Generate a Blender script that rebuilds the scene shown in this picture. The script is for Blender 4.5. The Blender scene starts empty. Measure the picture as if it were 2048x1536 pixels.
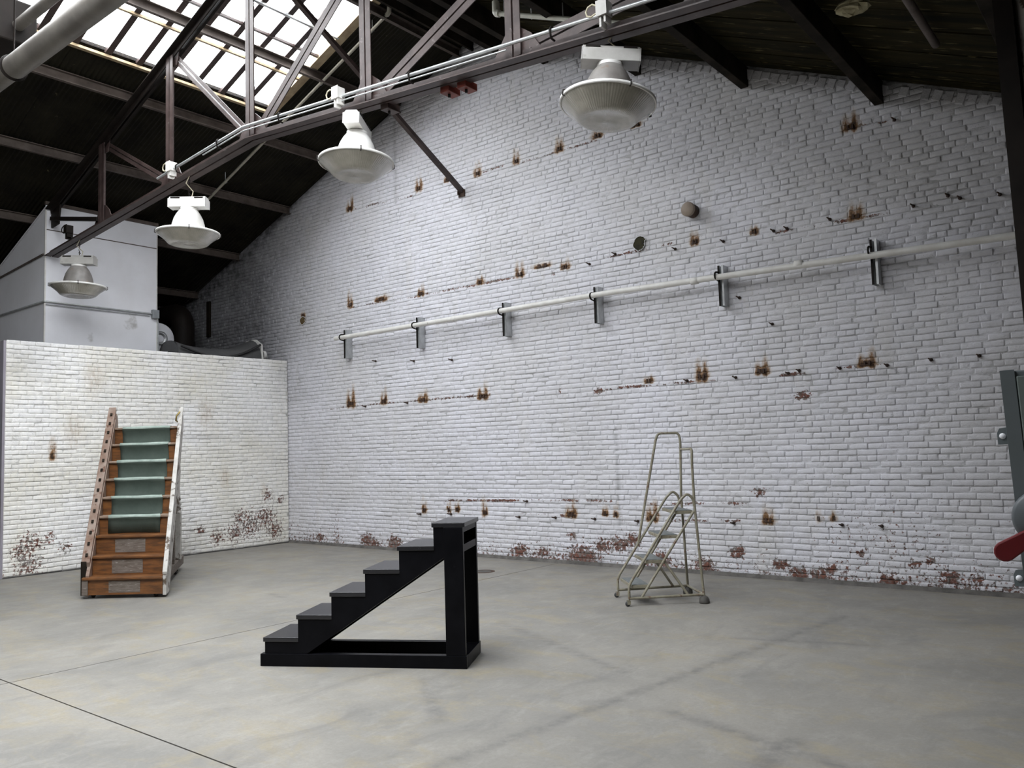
import bpy, math, random
import numpy as np
from mathutils import Vector, Matrix

random.seed(7); rng = np.random.default_rng(11)
scn = bpy.context.scene
col = scn.collection
PI = math.pi

# ------------------------------------------------------------------ camera, sky, exposure
YAW, PITCH, ROLL = 0.673518674, 0.0775107942, -0.0302520219
cam_d = bpy.data.cameras.new('camera'); cam = bpy.data.objects.new('camera', cam_d); col.objects.link(cam)
fw = Vector((-math.sin(YAW)*math.cos(PITCH), math.cos(YAW)*math.cos(PITCH), math.sin(PITCH)))
rt = Vector((math.cos(YAW), math.sin(YAW), 0)); up = rt.cross(fw)
r_ = rt*math.cos(ROLL)+up*math.sin(ROLL); u_ = -rt*math.sin(ROLL)+up*math.cos(ROLL)
M = Matrix((r_, u_, -fw)).transposed().to_4x4(); M.translation = (0, 0, 1.62)
cam.matrix_world = M
cam_d.sensor_width = 36; cam_d.lens = 1659.97/2048*36; cam_d.clip_start = .05; cam_d.clip_end = 300
scn.camera = cam

world = bpy.data.worlds.new('overcast_sky'); scn.world = world; world.use_nodes = True
wn = world.node_tree.nodes; wl = world.node_tree.links
bg = wn['Background']; tc = wn.new('ShaderNodeTexCoord'); sp = wn.new('ShaderNodeSeparateXYZ'); cr = wn.new('ShaderNodeValToRGB')
wl.new(tc.outputs['Generated'], sp.inputs[0]); wl.new(sp.outputs['Z'], cr.inputs[0]); wl.new(cr.outputs[0], bg.inputs[0])
cr.color_ramp.elements[0].position = .0; cr.color_ramp.elements[0].color = (.95, .92, .925, 1)
cr.color_ramp.elements[1].position = .8; cr.color_ramp.elements[1].color = (1.0, .975, .99, 1)
SKY = 12.0
bg.inputs[1].default_value = SKY

scn.view_settings.view_transform = 'Standard'; scn.view_settings.look = 'None'
scn.view_settings.gamma = 1; scn.view_settings.use_curve_mapping = False
scn.view_settings.exposure = 0.80
scn.cycles.use_denoising = True
scn.cycles.max_bounces = 10; scn.cycles.diffuse_bounces = 6; scn.cycles.transparent_max_bounces = 16
scn.cycles.sample_clamp_indirect = 20

APX, APZ, SL, SR = -8.25, 8.13, .37, .427           # ridge and the two roof slopes
def roof(x): return APZ-SL*(APX-x) if x < APX else APZ-SR*(x-APX)
SKYX0, SKYX1, SKYY0, SKYY1 = -10.98, -8.45, 2.4, 7.75
def portal(x0, x1, y0, y1):
    l = bpy.data.lights.new('skylight_portal', 'AREA'); l.shape = 'RECTANGLE'; l.cycles.is_portal = True
    zc0, zc1 = roof(x0), roof(x1); l.size = math.hypot(x1-x0, zc1-zc0); l.size_y = y1-y0
    o = bpy.data.objects.new('skylight_portal', l); col.objects.link(o)
    X = Vector((x1-x0, 0, zc1-zc0)).normalized(); Y = Vector((0, 1, 0)); Z = X.cross(Y)
    m = Matrix((X, Y, Z)).transposed().to_4x4(); m.translation = ((x0+x1)/2, (y0+y1)/2, (zc0+zc1)/2+.12)
    o.matrix_world = m
portal(SKYX0, SKYX1, SKYY0, SKYY1)
RX0, RX1, RY0, RY1 = -7.6, -2.6, -1.1, 4.4            # its partner in the right slope, behind the camera's view
portal(RX0, RX1, RY0, RY1)

# ------------------------------------------------------------------ helpers
class MB:
    def __init__(s): s.v = []; s.f = []; s.sm = []
    def add(s, vs, fs, smooth=False):
        n = len(s.v); s.v += [tuple(v) for v in vs]; s.f += [tuple(i+n for i in f) for f in fs]; s.sm += [smooth]*len(fs); return s
    def box(s, a, b):
        (x0, y0, z0), (x1, y1, z1) = a, b
        return s.hexa([(x0, y0, z0), (x1, y0, z0), (x1, y1, z0), (x0, y1, z0), (x0, y0, z1), (x1, y0, z1), (x1, y1, z1), (x0, y1, z1)])
    def hexa(s, vs):
        return s.add(vs, [(3, 2, 1, 0), (4, 5, 6, 7), (0, 1, 5, 4), (1, 2, 6, 5), (2, 3, 7, 6), (3, 0, 4, 7)])
    def prism(s, poly, off):
        n = len(poly); off = Vector(off); A = [Vector(p) for p in poly]
        return s.add(A+[p+off for p in A], [tuple(range(n))[::-1], tuple(range(n, 2*n))]+[(i, (i+1) % n, (i+1) % n+n, i+n) for i in range(n)])
    def sweep(s, prof, p0, p1, upv=(0, 0, 1), smooth=False):
        p0 = Vector(p0); p1 = Vector(p1); d = (p1-p0).normalized(); U = Vector(upv)
        S = d.cross(U).normalized(); U = S.cross(d)
        return s.prism([p0+S*a+U*b for a, b in prof], p1-p0)
    def tube(s, pts, r, n=10, closed=False, caps=True):
        P = [Vector(p) for p in pts]; m = len(P); rs = r if isinstance(r, (list, tuple)) else [r]*m
        T = []
        for i in range(m):
            if closed: t = P[(i+1) % m]-P[i-1]
            else: t = P[min(i+1, m-1)]-P[max(i-1, 0)]
            T.append(t.normalized())
        a = Vector((0, 0, 1)) if abs(T[0].z) < .9 else Vector((1, 0, 0))
        N = (a-T[0]*a.dot(T[0])).normalized(); vs = []
        for i in range(m):
            N = (N-T[i]*N.dot(T[i])).normalized(); B = T[i].cross(N)
            for k in range(n):
                q = 2*PI*k/n; vs.append(P[i]+(N*math.cos(q)+B*math.sin(q))*rs[i])
        fs = []
        for i in range(m if closed else m-1):
            j = (i+1) % m
            for k in range(n): fs.append((i*n+k, i*n+(k+1) % n, j*n+(k+1) % n, j*n+k))
        s.add(vs, fs, True)
        if caps and not closed:
            s.add([vs[k] for k in range(n)], [tuple(range(n))[::-1]]); s.add([vs[(m-1)*n+k] for k in range(n)], [tuple(range(n))])
        return s
    def lathe(s, prof, n=32, c=(0, 0, 0), axis='z', smooth=True):
        vs = []; fs = []; m = len(prof)
        for r, h in prof:
            for k in range(n):
                q = 2*PI*k/n; a, b = r*math.cos(q), r*math.sin(q)
                p = (a, b, h) if axis == 'z' else ((a, h, b) if axis == 'y' else (h, a, b))
                vs.append((p[0]+c[0], p[1]+c[1], p[2]+c[2]))
        for i in range(m-1):
            for k in range(n): fs.append((i*n+k, i*n+(k+1) % n, (i+1)*n+(k+1) % n, (i+1)*n+k))
        return s.add(vs, fs, smooth)
    def xf(s, mat):
        s.v = [tuple(mat @ Vector(v)) for v in s.v]; return s
    def mesh(s, name, m):
        me = bpy.data.meshes.new(name); me.from_pydata(s.v, [], s.f)
        me.polygons.foreach_set('use_smooth', s.sm); me.materials.append(m); me.update(); return me
def link(name, me, parent=None, loc=None):
    o = bpy.data.objects.new(name, me); col.objects.link(o)
    if parent is not None: o.parent = parent
    if loc is not None: o.location = loc
    return o
def part(name, mb, m, parent=None, bev=0, label=None, loc=None):
    o = link(name, mb.mesh(name, m), parent, loc)
    if bev:
        b = o.modifiers.new('edge', 'BEVEL'); b.width = bev; b.segments = 2; b.limit_method = 'ANGLE'
    if label: o['label'] = label
    return o
def tag(o, label, cat, group=None):
    o['label'] = label; o['category'] = cat
    if group: o['group'] = group
    return o
def thing(name, label, cat, loc=(0, 0, 0), rz=0, group=None):
    o = bpy.data.objects.new(name, None); o.empty_display_size = .1; col.objects.link(o)
    o.location = loc; o.rotation_euler = (0, 0, rz); return tag(o, label, cat, group)
def struct(o): o['kind'] = 'structure'; return o
def rounded(pts, r, k=5):
    P = [Vector(p) for p in pts]; out = [P[0]]
    for i in range(1, len(P)-1):
        a = (P[i-1]-P[i]); b = (P[i+1]-P[i]); q = min(r, a.length*.45, b.length*.45)
        s = P[i]+a.normalized()*q; e = P[i]+b.normalized()*q
        for j in range(k+1):
            t = j/k; out.append(s*(1-t)**2+P[i]*2*t*(1-t)+e*t*t)
    return out+[P[-1]]

# ------------------------------------------------------------------ materials
class NT:
    def __init__(s, name):
        s.m = bpy.data.materials.new(name); s.m.use_nodes = True; s.t = s.m.node_tree; s.n = s.t.nodes; s.l = s.t.links
        s.b = s.n['Principled BSDF']; s._c = None
    def new(s, ty, **k):
        x = s.n.new(ty)
        for a, b in k.items(): setattr(x, a, b)
        return x
    def set(s, sock, v):
        if isinstance(v, bpy.types.NodeSocket): s.l.new(v, sock)
        elif v is not None:
            sock.default_value = (*v, 1) if isinstance(v, tuple) and len(v) == 3 and sock.type == 'RGBA' else v
    def co(s, world=False):
        if world: return s.new('ShaderNodeNewGeometry').outputs['Position']
        return s.new('ShaderNodeTexCoord').outputs['Object']
    def map(s, v, scale):
        x = s.new('ShaderNodeMapping'); s.set(x.inputs['Vector'], v); x.inputs['Scale'].default_value = scale; return x.outputs[0]
    def noise(s, v, scale, detail=4, rough=.55, dist=0):
        x = s.new('ShaderNodeTexNoise'); s.set(x.inputs['Vector'], v); x.inputs['Scale'].default_value = scale
        x.inputs['Detail'].default_value = detail; x.inputs['Roughness'].default_value = rough; x.inputs['Distortion'].default_value = dist
        return x.outputs['Fac']
    def rng(s, v, a, b, c=0., d=1.):
        x = s.new('ShaderNodeMapRange'); s.set(x.inputs[0], v)
        for i, q in enumerate((a, b, c, d)): x.inputs[i+1].default_value = q
        return x.outputs[0]
    def math(s, op, a, b=None, clamp=False):
        x = s.new('ShaderNodeMath', operation=op, use_clamp=clamp); s.set(x.inputs[0], a); s.set(x.inputs[1], b); return x.outputs[0]
    def mix(s, f, a, b, mode='MIX'):
        x = s.new('ShaderNodeMix', data_type='RGBA', blend_type=mode); s.set(x.inputs[0], f); s.set(x.inputs[6], a); s.set(x.inputs[7], b); return x.outputs[2]
    def bump(s, h, strength=.3, dist=.01):
        x = s.new('ShaderNodeBump'); x.inputs['Strength'].default_value = strength; x.inputs['Distance'].default_value = dist
        s.set(x.inputs['Height'], h); s.l.new(x.outputs[0], s.b.inputs['Normal'])
    def out(s, c, rough=.6, metal=0., spec=None):
        s.set(s.b.inputs['Base Color'], c); s.set(s.b.inputs['Roughness'], rough); s.set(s.b.inputs['Metallic'], metal)
        if spec is not None: s.b.inputs['Specular IOR Level'].default_value = spec
        return s.m
def surf(name, c1, c2, scale=6., rough=.6, bump=.15, metal=0., stretch=(1, 1, 1), world=False, lo=.35, hi=.65, c3=None, s3=30., t3=.6, spec=None):
    t = NT(name); v = t.map(t.co(world), stretch); n = t.noise(v, scale, 6, .6)
    c = t.mix(t.rng(n, lo, hi), c1, c2)
    if c3: c = t.mix(t.rng(t.noise(v, s3, 5, .6), t3, t3+.06), c, c3)
    if bump: t.bump(t.noise(v, scale*6, 5, .6), bump, .004)
    return t.out(c, rough, metal, spec)

def painted_brick(name, mortar=False, tint=((.77, .765, .82), (.71, .70, .725))):
    t = NT(name); P = t.co(True)
    at = t.new('ShaderNodeAttribute', attribute_name='stain'); se = t.new('ShaderNodeSeparateColor'); t.l.new(at.outputs['Color'], se.inputs[0])
    peel, rust, soot_shade = se.outputs[0], se.outputs[1], se.outputs[2]
    c = t.mix(t.rng(t.noise(P, .9, 5, .6), .38, .66), *tint)
    c = t.mix(t.rng(t.noise(t.map(P, (1, 1, .25)), 2.2, 5, .6), .58, .80, 0, .35), c, (.64, .60, .52))       # yellowed runs
    c = t.mix(t.rng(t.noise(P, 14, 6, .7), .45, .75, 0, .45), c, (.55, .55, .57))                          # worn, greyer paint
    if mortar: c = t.mix(t.rng(t.noise(P, 3.5, 6, .7), .44, .62, .10, .62), c, (.26, .255, .25))              # shade of the shallow joints put into the colour, patchy like dirt
    c = t.mix(t.rng(t.noise(P, 42, 4, .7), .675, .72, 0, .75), c, (.14, .12, .11))                           # pin holes and chips
    c = t.mix(t.math('MULTIPLY', soot_shade, t.rng(t.noise(P, 8, 6, .7), .25, .7, .55, 1.1), True), c, (.05, .05, .052))
    n1 = t.noise(P, 23, 7, .74)
    pm = t.rng(t.math('ADD', peel, t.rng(n1, .2, .8, -.8, .8)), .50, .56)
    red = t.mix(t.rng(t.noise(P, 30, 4), .4, .6), (.21, .085, .06), (.10, .06, .05))
    red = t.mix(t.rng(t.noise(P, 17, 4), .48, .60, 0, .85), red, (.20, .185, .175))
    if mortar: red = t.mix(.6, red, (.16, .13, .11))
    c = t.mix(pm, c, red)
    rv = t.math('MULTIPLY', rust, t.rng(t.noise(t.map(P, (1, 1, .35)), 24, 5, .7), .3, .68, .35, 1.35), True)
    rc = t.new('ShaderNodeValToRGB'); t.l.new(rv, rc.inputs[0]); e = rc.color_ramp.elements
    e[0].position = .1; e[0].color = (.56, .47, .36, 1); e[1].position = .75; e[1].color = (.045, .022, .012, 1)
    x = e.new(.4); x.color = (.26, .14, .06, 1)
    c = t.mix(t.rng(rv, .06, .45), c, rc.outputs[0])
    h = t.math('ADD', t.noise(P, 55, 5, .7), t.math('MULTIPLY', t.noise(P, 11, 4, .6), 1.5))
    t.bump(h, .85, .007)
    return t.out(c, t.rng(pm, 0, 1, .5, .85), 0, .35)

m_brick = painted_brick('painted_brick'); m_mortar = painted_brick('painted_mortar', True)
m_pbrick = painted_brick('cream_painted_brick', False, ((.92, .91, .90), (.80, .77, .69)))
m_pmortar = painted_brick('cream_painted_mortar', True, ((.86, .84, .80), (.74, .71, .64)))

def concrete():
    t = NT('polished_concrete'); P = t.co(True)
    c = t.mix(t.rng(t.noise(P, .55, 6, .6, .6), .36, .66), (.205, .197, .182), (.285, .268, .238))
    c = t.mix(t.rng(t.noise(t.map(P, (.7, 1.3, 1)), 2.1, 8, .72, 1.0), .50, .70, 0, .75), c, (.30, .254, .165))
    c = t.mix(t.rng(t.noise(t.map(P, (1.2, .6, 1)), 5.5, 8, .75, .6), .5, .72, 0, .55), c, (.345, .33, .30))
    c = t.mix(t.rng(t.noise(t.map(P, (1, .45, 1)), 2.6, 6, .7, .8), .54, .70, 0, .5), c, (.16, .155, .15))
    c = t.mix(t.rng(t.noise(t.map(P, (.5, 1.6, 1)), 7, 5, .7), .62, .78, 0, .4), c, (.36, .345, .31))
    at = t.new('ShaderNodeAttribute', attribute_name='stain'); se = t.new('ShaderNodeSeparateColor'); t.l.new(at.outputs['Color'], se.inputs[0])
    c = t.mix(t.math('MULTIPLY', se.outputs[0], t.rng(t.noise(P, 9, 5, .7), .3, .6), True), c, (.135, .13, .125))   # drag marks
    c = t.mix(t.rng(t.noise(P, 70, 3, .6), .72, .76, 0, .6), c, (.16, .15, .14))
    c = t.mix(t.rng(t.noise(P, 38, 6, .8), .36, .66, 0, .30), c, (.13, .125, .115))
    t.bump(t.noise(P, 60, 5, .7), .2, .003)
    return t.out(c, t.rng(t.noise(P, 3, 5), .3, .7, .45, .65), 0, .25)
m_floor = concrete()
m_gap = surf('joint_dirt', (.06, .055, .05), (.03, .03, .03), 20)
m_steel = surf('brown_painted_steel', (.070, .048, .044), (.036, .023, .021), 5, .45, .12, 0, c3=(.12, .10, .095), s3=18, t3=.64, spec=.35)
m_dark = surf('sooty_steel', (.016, .012, .010), (.009, .007, .006), 4, .6, .1, spec=.15)
m_purl = surf('grey_brown_purlin', (.12, .095, .08), (.055, .04, .033), 4, .65, .2)
m_timber = surf('blackened_timber', (.030, .024, .018), (.010, .008, .006), 3, .8, .2, c3=(.03, .022, .014), s3=12, t3=.66, spec=.1)
m_sheet = surf('rusty_corrugated_iron', (.019, .017, .011), (.009, .008, .006), 2.2, .7, .2, 0, (1, 1, 1), True, c3=(.11, .10, .06), s3=5, t3=.70, spec=.1)
m_board = surf('mossy_roof_board', (.026, .021, .008), (.007, .0065, .003), 2.2, .85, .3, 0, (.35, 3, 1), True, c3=(.085, .072, .034), s3=6, t3=.60, spec=.08)
m_tan = surf('weathered_timber_rail', (.42, .33, .20), (.26, .19, .11), 6, .7, .2)
m_cond = surf('galvanised_conduit', (.62, .64, .64), (.45, .46, .47), 9, .35, .05, .6)
m_white = surf('white_enamel', (.80, .79, .77), (.66, .64, .60), 5, .35, .04, c3=(.42, .35, .27), s3=8, t3=.68)
m_grime = surf('grimy_enamel', (.25, .235, .22), (.17, .155, .145), 5, .4, .05, c3=(.24, .19, .16), s3=8, t3=.62)
m_ball = surf('dulled_enamel', (.50, .49, .47), (.40, .385, .36), 5, .4, .05, c3=(.3, .27, .24), s3=7, t3=.66)
m_panel = surf('white_painted_board', (.88, .885, .93), (.80, .80, .83), 1.2, .45, .03, c3=(.50, .49, .48), s3=1.1, t3=.66)
m_black = surf('black_paint', (.0035, .0035, .0045), (.006, .006, .0075), 5, .30, .10, c3=(.012, .012, .014), s3=22, t3=.68, spec=.07)
m_btop = surf('black_paint_sheen_top', (.006, .006, .008), (.011, .011, .014), 5, .27, .12, c3=(.05, .05, .055), s3=22, t3=.68, spec=.6)  # same black paint lightened and glossed, the treads' sheen put into the material
m_lad = surf('chipped_cream_tube', (.30, .28, .215), (.19, .17, .12), 7, .45, .1, c3=(.16, .10, .07), s3=16, t3=.58)
m_tread = surf('dark_rubber_tread', (.10, .11, .11), (.17, .18, .18), 30, .7, .2)
m_rub = surf('grey_rubber', (.10, .095, .085), (.065, .06, .055), 12, .8, .1)
m_wheel = surf('black_wheel', (.03, .03, .03), (.05, .05, .05), 12, .5)
m_wood = surf('orange_varnished_oak', (.20, .080, .024), (.085, .036, .014), 5, .45, .2, 0, (1, 1, 6), c3=(.07, .045, .03), s3=10, t3=.64)
m_grey = surf('worn_grey_wood', (.19, .16, .14), (.11, .085, .065), 9, .7, .25, 0, (1, 1, 8), c3=(.36, .33, .30), s3=16, t3=.62)
m_edge = surf('worn_wood_edge', (.30, .22, .165), (.19, .125, .085), 6, .6, .2, c3=(.42, .38, .34), s3=14, t3=.58)
m_string = surf('brown_stringer', (.20, .125, .09), (.30, .235, .195), 6, .6, .25, c3=(.14, .07, .045), s3=14, t3=.58)
m_flake = surf('flaking_white_paint', (.56, .54, .51), (.42, .40, .37), 8, .6, .3, c3=(.10, .075, .055), s3=7, t3=.54)
m_pipe = surf('chipped_white_pipe', (.80, .79, .76), (.68, .66, .62), 6, .45, .1, c3=(.16, .13, .10), s3=9, t3=.68)
m_carpet = surf('green_carpet', (.085, .105, .090), (.06, .078, .066), 3, .95, .5, c3=(.30, .34, .27), s3=3.2, t3=.72, spec=.1)
m_grn = surf('lit_green_carpet', (.36, .42, .38), (.26, .32, .28), 10, .95, .4, spec=.1)  # light on the runner's nosings put into the carpet colour
m_cab = surf('grey_enamel_cabinet', (.15, .17, .18), (.13, .15, .155), 3, .45, .03)
m_hub = surf('hub_enamel_shaded', (.085, .095, .105), (.075, .085, .09), 3, .5, .03)  # cabinet enamel darkened on the hub to offset the light it catches
m_cabd = surf('green_grey_cover', (.17, .20, .19), (.15, .175, .165), 3, .4, .03)
m_red = surf('red_grip', (.15, .008, .012), (.12, .007, .010), 4, .4, .02)
m_redst = surf('red_oxide_steel', (.22, .045, .03), (.14, .03, .022), 5, .5, .1)
m_cable = surf('black_cable', (.02, .02, .02), (.03, .03, .03), 9, .5)
m_wire = surf('pale_flex', (.55, .50, .36), (.42, .38, .28), 9, .5)
m_tarp = surf('dark_grey_tarpaulin', (.085, .085, .085), (.055, .055, .057), 3, .6, .2)
m_duct = surf('grey_lagged_duct', (.20, .185, .165), (.13, .118, .105), 3, .5, .15)
m_iron = surf('rusted_iron', (.075, .04, .025), (.035, .02, .015), 15, .8, .4)
m_trim = surf('grey_purple_trim', (.30, .28, .32), (.24, .22, .25), 3, .5)
m_lump = surf('yellowed_insulation', (.42, .38, .25), (.24, .21, .12), 12, .95, .8)
m_plain = surf('dark_brick_wall', (.13, .12, .115), (.09, .085, .08), 1.2, .8, .05, world=True)

def clear(name, col_, gl=.12, tr=.9):
    t = NT(name); o = t.n['Material Output']
    tb = t.new('ShaderNodeBsdfTransparent'); tb.inputs[0].default_value = (*col_, 1)
    g = t.new('ShaderNodeBsdfGlossy'); g.inputs['Roughness'].default_value = .08
    mx = t.new('ShaderNodeMixShader'); mx.inputs[0].default_value = .06; t.l.new(tb.outputs[0], mx.inputs[1]); t.l.new(g.outputs[0], mx.inputs[2])
    t.l.new(mx.outputs[0], o.inputs[0]); return t.m
m_glass = clear('roof_glass', (.93, .96, .97)); m_wglass = surf('dusty_window_glass', (.42, .50, .56), (.35, .42, .47), 2, .2, 0)
def lens():
    t = NT('prismatic_acrylic'); v = t.co(); s = t.new('ShaderNodeSeparateXYZ'); t.l.new(v, s.inputs[0])
    an = t.math('ARCTAN2', s.outputs[1], s.outputs[0]); w = t.math('SINE', t.math('MULTIPLY', an, 90.))
    c = t.mix(t.rng(t.noise(v, 9, 5), .35, .65), (.40, .375, .315), (.31, .29, .24))
    t.bump(t.math('ADD', t.math('MULTIPLY', w, .5), t.noise(v, 90, 3)), .35, .003)
    t.b.inputs['Transmission Weight'].default_value = .25
    return t.out(c, .22, 0, .5)
m_lens = lens()

# ------------------------------------------------------------------ floor: concrete slabs on a dark bed
floor = struct(part('floor', MB().box((-17.2, -4.2, -.16), (3.2, 9.9, -.05)), m_gap))
JX, JY = -6.9, 2.56
FLOOR_MARKS = [((-3.1, 3.2), (-2.5, 7.9), .05), ((-5.1, 6.1), (-3.2, 5.2), .035), ((-2.5, 4.6), (-1.4, 4.3), .05), ((-1.75, 4.5), (-1.75, 3.4), .09),
               ((-8.5, 5.95), (-8.1, 5.86), .02), ((-3.0, 6.6), (-2.0, 6.9), .03), ((-4.3, 4.3), (-3.6, 3.7), .05)]
def slab(x0, x1, y0, y1, k):
    nx, ny = max(2, int((x1-x0)/.06)), max(2, int((y1-y0)/.06))
    X, Y = np.meshgrid(np.linspace(x0, x1, nx+1), np.linspace(y0, y1, ny+1)); X = X.ravel(); Y = Y.ravel()
    vs = np.stack([X, Y, np.zeros_like(X)], 1).tolist(); w = nx+1
    fs = [(j*w+i, j*w+i+1, (j+1)*w+i+1, (j+1)*w+i) for j in range(ny) for i in range(nx)]
    mb = MB().add(vs, fs); n = len(vs)
    mb.add([(x0, y0, 0), (x1, y0, 0), (x1, y1, 0), (x0, y1, 0), (x0, y0, -.05), (x1, y0, -.05), (x1, y1, -.05), (x0, y1, -.05)],
           [(4, 5, 1, 0), (5, 6, 2, 1), (6, 7, 3, 2), (7, 4, 0, 3)])
    o = part('floor_slab', mb, m_floor, floor)
    s = np.zeros(n)
    for (ax, ay), (bx, by), wd in FLOOR_MARKS:
        dx, dy = bx-ax, by-ay; L2 = dx*dx+dy*dy; t = np.clip(((X-ax)*dx+(Y-ay)*dy)/L2, 0, 1)
        s = np.maximum(s, .8*np.exp(-(((X-ax-t*dx)**2+(Y-ay-t*dy)**2)/wd**2)))
    c = np.zeros((n+8, 4), np.float32); c[:n, 0] = s; c[:, 3] = 1
    a = o.data.color_attributes.new('stain', 'FLOAT_COLOR', 'POINT'); a.data.foreach_set('color', c.ravel())
g = .0058
for (x0, x1) in ((-17.1, JX-g), (JX+g, 3.1)):
    for (y0, y1) in ((-4.1, JY-g), (JY+g, 9.85)): slab(x0, x1, y0, y1, 0)

# ------------------------------------------------------------------ brickwork
def vnoise(x, z, sc, seed):
    r = np.random.default_rng(seed); G = r.random((256, 256)); x = x*sc+500; z = z*sc+500
    i = np.floor(x).astype(int); j = np.floor(z).astype(int); u = x-i; v = z-j; u = u*u*(3-2*u); v = v*v*(3-2*v)
    g = lambda a, b: G[a % 256, b % 256]
    return (g(i, j)*(1-u)+g(i+1, j)*u)*(1-v)+(g(i, j+1)*(1-u)+g(i+1, j+1)*u)*v
STAINS = [(-11.24, 5.95, .36, .19), (-9.51, 5.93, .38, .19), (-8.86, 5.93, .2, .15), (-8.22, 5.88, .36, .16), (-7.45, 5.89, .38, .15), (-6.66, 5.88, .37, .16), (-6.01, 5.9, .21, .22), (-5.39, 5.89, .17, .22), (-2.65, 5.11, .34, .2), (-11.27, 4.22, .45, .19), (-10.47, 4.21, .16, .32), (-9.51, 4.17, .25, .16), (-8.23, 4.17, .19, .16), (-7.45, 4.17, .37, .21), (-7.03, 4.23, .1, .45), (-6.63, 4.15, .22, .16), (-4.62, 4.15, .29, .15), (-3.84, 4.13, .18, .12), (-2.65, 4.08, .31, .22), (-11.29, 2.47, .53, .24), (-10.45, 2.46, .38, .17), (-9.52, 2.43, .28, .23), (-8.24, 2.41, .34, .22), (-5.37, 2.43, .16, .16), (-4.61, 2.42, .44, .19), (-3.83, 2.43, .3, .17), (-2.63, 2.42, .27, .2), (-9.54, .66, .36, .16), (-9.0, .67, .27, .09), (-8.83, .68, .23, .11), (-8.26, .65, .38, .16), (-6.68, .66, .31, .2), (-6.12, .69, .23, .1), (-5.95, .68, .27, .09), (-5.4, .65, .39, .19), (-3.85, .66, .32, .21), (-3.26, .7, .23, .07), (-3.09, .71, .22, .07), (-12.61, 4.20, .16, .16)]
LINES = [(-11.24, 5.95, -9.6, 5.86), (-8.12, 5.9, -7.67, 5.91), (-7.38, 5.87, -6.01, 5.86), (-11.28, 4.19, -9.53, 4.16), (-9.42, 4.17, -7.54, 4.16), (-5.96, 4.19, -4.9, 4.21), (-3.58, 4.09, -2.29, 4.07), (-2.71, 5.14, -2.18, 5.08), (-12.15, 2.4, -11.32, 2.45), (-11.32, 2.45, -8.09, 2.44), (-6.12, 2.39, -4.37, 2.39), (-3.98, 2.38, -3.26, 2.39), (-3.03, 2.41, -2.44, 2.42), (-9.08, .84, -5.96, .88), (-5.43, .85, -4.07, .88), (-5.36, .64, -3.95, .67), (-7.58, .66, -6.61, .66)]
PATCH = [(-6.83, 4.1, .05), (-6.78, 2.42, .05), (-6.15, 2.37, .08), (-3.36, 2.12, .1), (-10.92, .12, .22), (-10.73, .06, .2), (-10.24, .09, .24), (-6.51, .08, .34), (-6.18, .27, .18), (-6.67, .38, .09), (-7.61, .13, .18), (-7.2, .13, .13), (-12.19, .13, .14), (-1.95, .15, .14), (-1.7, .15, .08), (-2.54, .06, .17), (-3.74, .17, .12), (-3.51, .07, .17), (-3.28, .09, .14), (-3.94, 1.01, .09), (-2.83, .34, .06), (-2.13, .32, .07), (-3.17, .15, .11), (-4.26, .29, .13), (-2.28, .26, .07), (-5.9, .3, .19), (-5.71, .37, .15), (-5.3, .12, .2), (-4.7, .1, .18)]
def stain_back(x, z):
    base = .44*np.exp(-z/.26)*(.3+1.1*vnoise(x, z*.6, 1.1, 3))+.30*np.exp(-np.maximum(z-.1, 0)/.9)*vnoise(x, z, 1.7, 4)
    base += .16*np.exp(-((x+11.72)/.10)**2)*(z < 2.3)
    base += .17*(x > -3.4)*np.exp(-((x+2.6)/.8)**2-((z-.75)/.35)**2)
    peel = base
    for a, b, r in PATCH: peel = np.maximum(peel, .85*np.exp(-((x-a)**2/(r*1.1)**2+(z-b)**2/(r*.75)**2)))
    for x0, z0, x1, z1 in LINES:
        zc = z0+(x-x0)*(z1-z0)/(x1-x0); peel = np.maximum(peel, (x > x0)*(x < x1)*.80*np.exp(-((z-zc)/.022)**2)*(.30+.95*vnoise(x, z*0, 4, 8)))
    rust = .12*np.exp(-((z-4.28)/.06)**2)*(x > -11.2)*(x < -6.2)*vnoise(x, z*0, 1.3, 5)
    for a, b, h, w in STAINS:
        q = abs(math.sin(a*37+b*11)); v = (z-b)/h
        for s in (-1, 1):
            vv = v/(.75+.3*(q if s > 0 else 1-q)); k = np.clip(1-vv, 0, 1)**1.5*np.clip((vv+.2)/.2, 0, 1)
            rust = np.maximum(rust, k*(.85+.2*q)*np.exp(-((x-a-s*w*(.16+.12*q))/(w*.22))**2))
        rust = np.maximum(rust, (.45+.4*q)*np.exp(-((x-a-w*.1*(q-.5))/(w*.5))**2-((z-b-.03)/.04)**2))
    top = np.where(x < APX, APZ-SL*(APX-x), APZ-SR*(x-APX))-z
    soot_shade = .55*np.exp(-np.maximum(top-.05, 0)/.13)+.75*np.exp(-z/.035)+.12*vnoise(x, z, .8, 6)*vnoise(x, z, 2.5, 7)  # soot plus painted-in shade below the roof line, grime at the floor
    soot_shade += (.25/(1+np.exp((x+12.4)/.25))+.55/(1+np.exp((x+13.6)/.35)))*(.75+.45*vnoise(x, z, 1.5, 9))*(z > 2.6)  # upper left wall: shade beyond the skylight put into colour, with bare grey
    soot_shade += .35*np.exp(-((x+10.06)/.03)**2)*(z > 5.8)+.5*np.exp(-((x+5.9)/.014)**2)*(z < 1.85)*(z > .45)
    soot_shade += .30*np.exp(-((x+5.41)/.16)**2-((z-4.27)/.15)**2)
    soot_shade += .55*np.exp(-((x+6.45)/.3)**2-((z-.05)/.07)**2)
    return np.clip(peel, 0, 1), np.clip(rust, 0, 1.2), np.clip(soot_shade, 0, .95)
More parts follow.
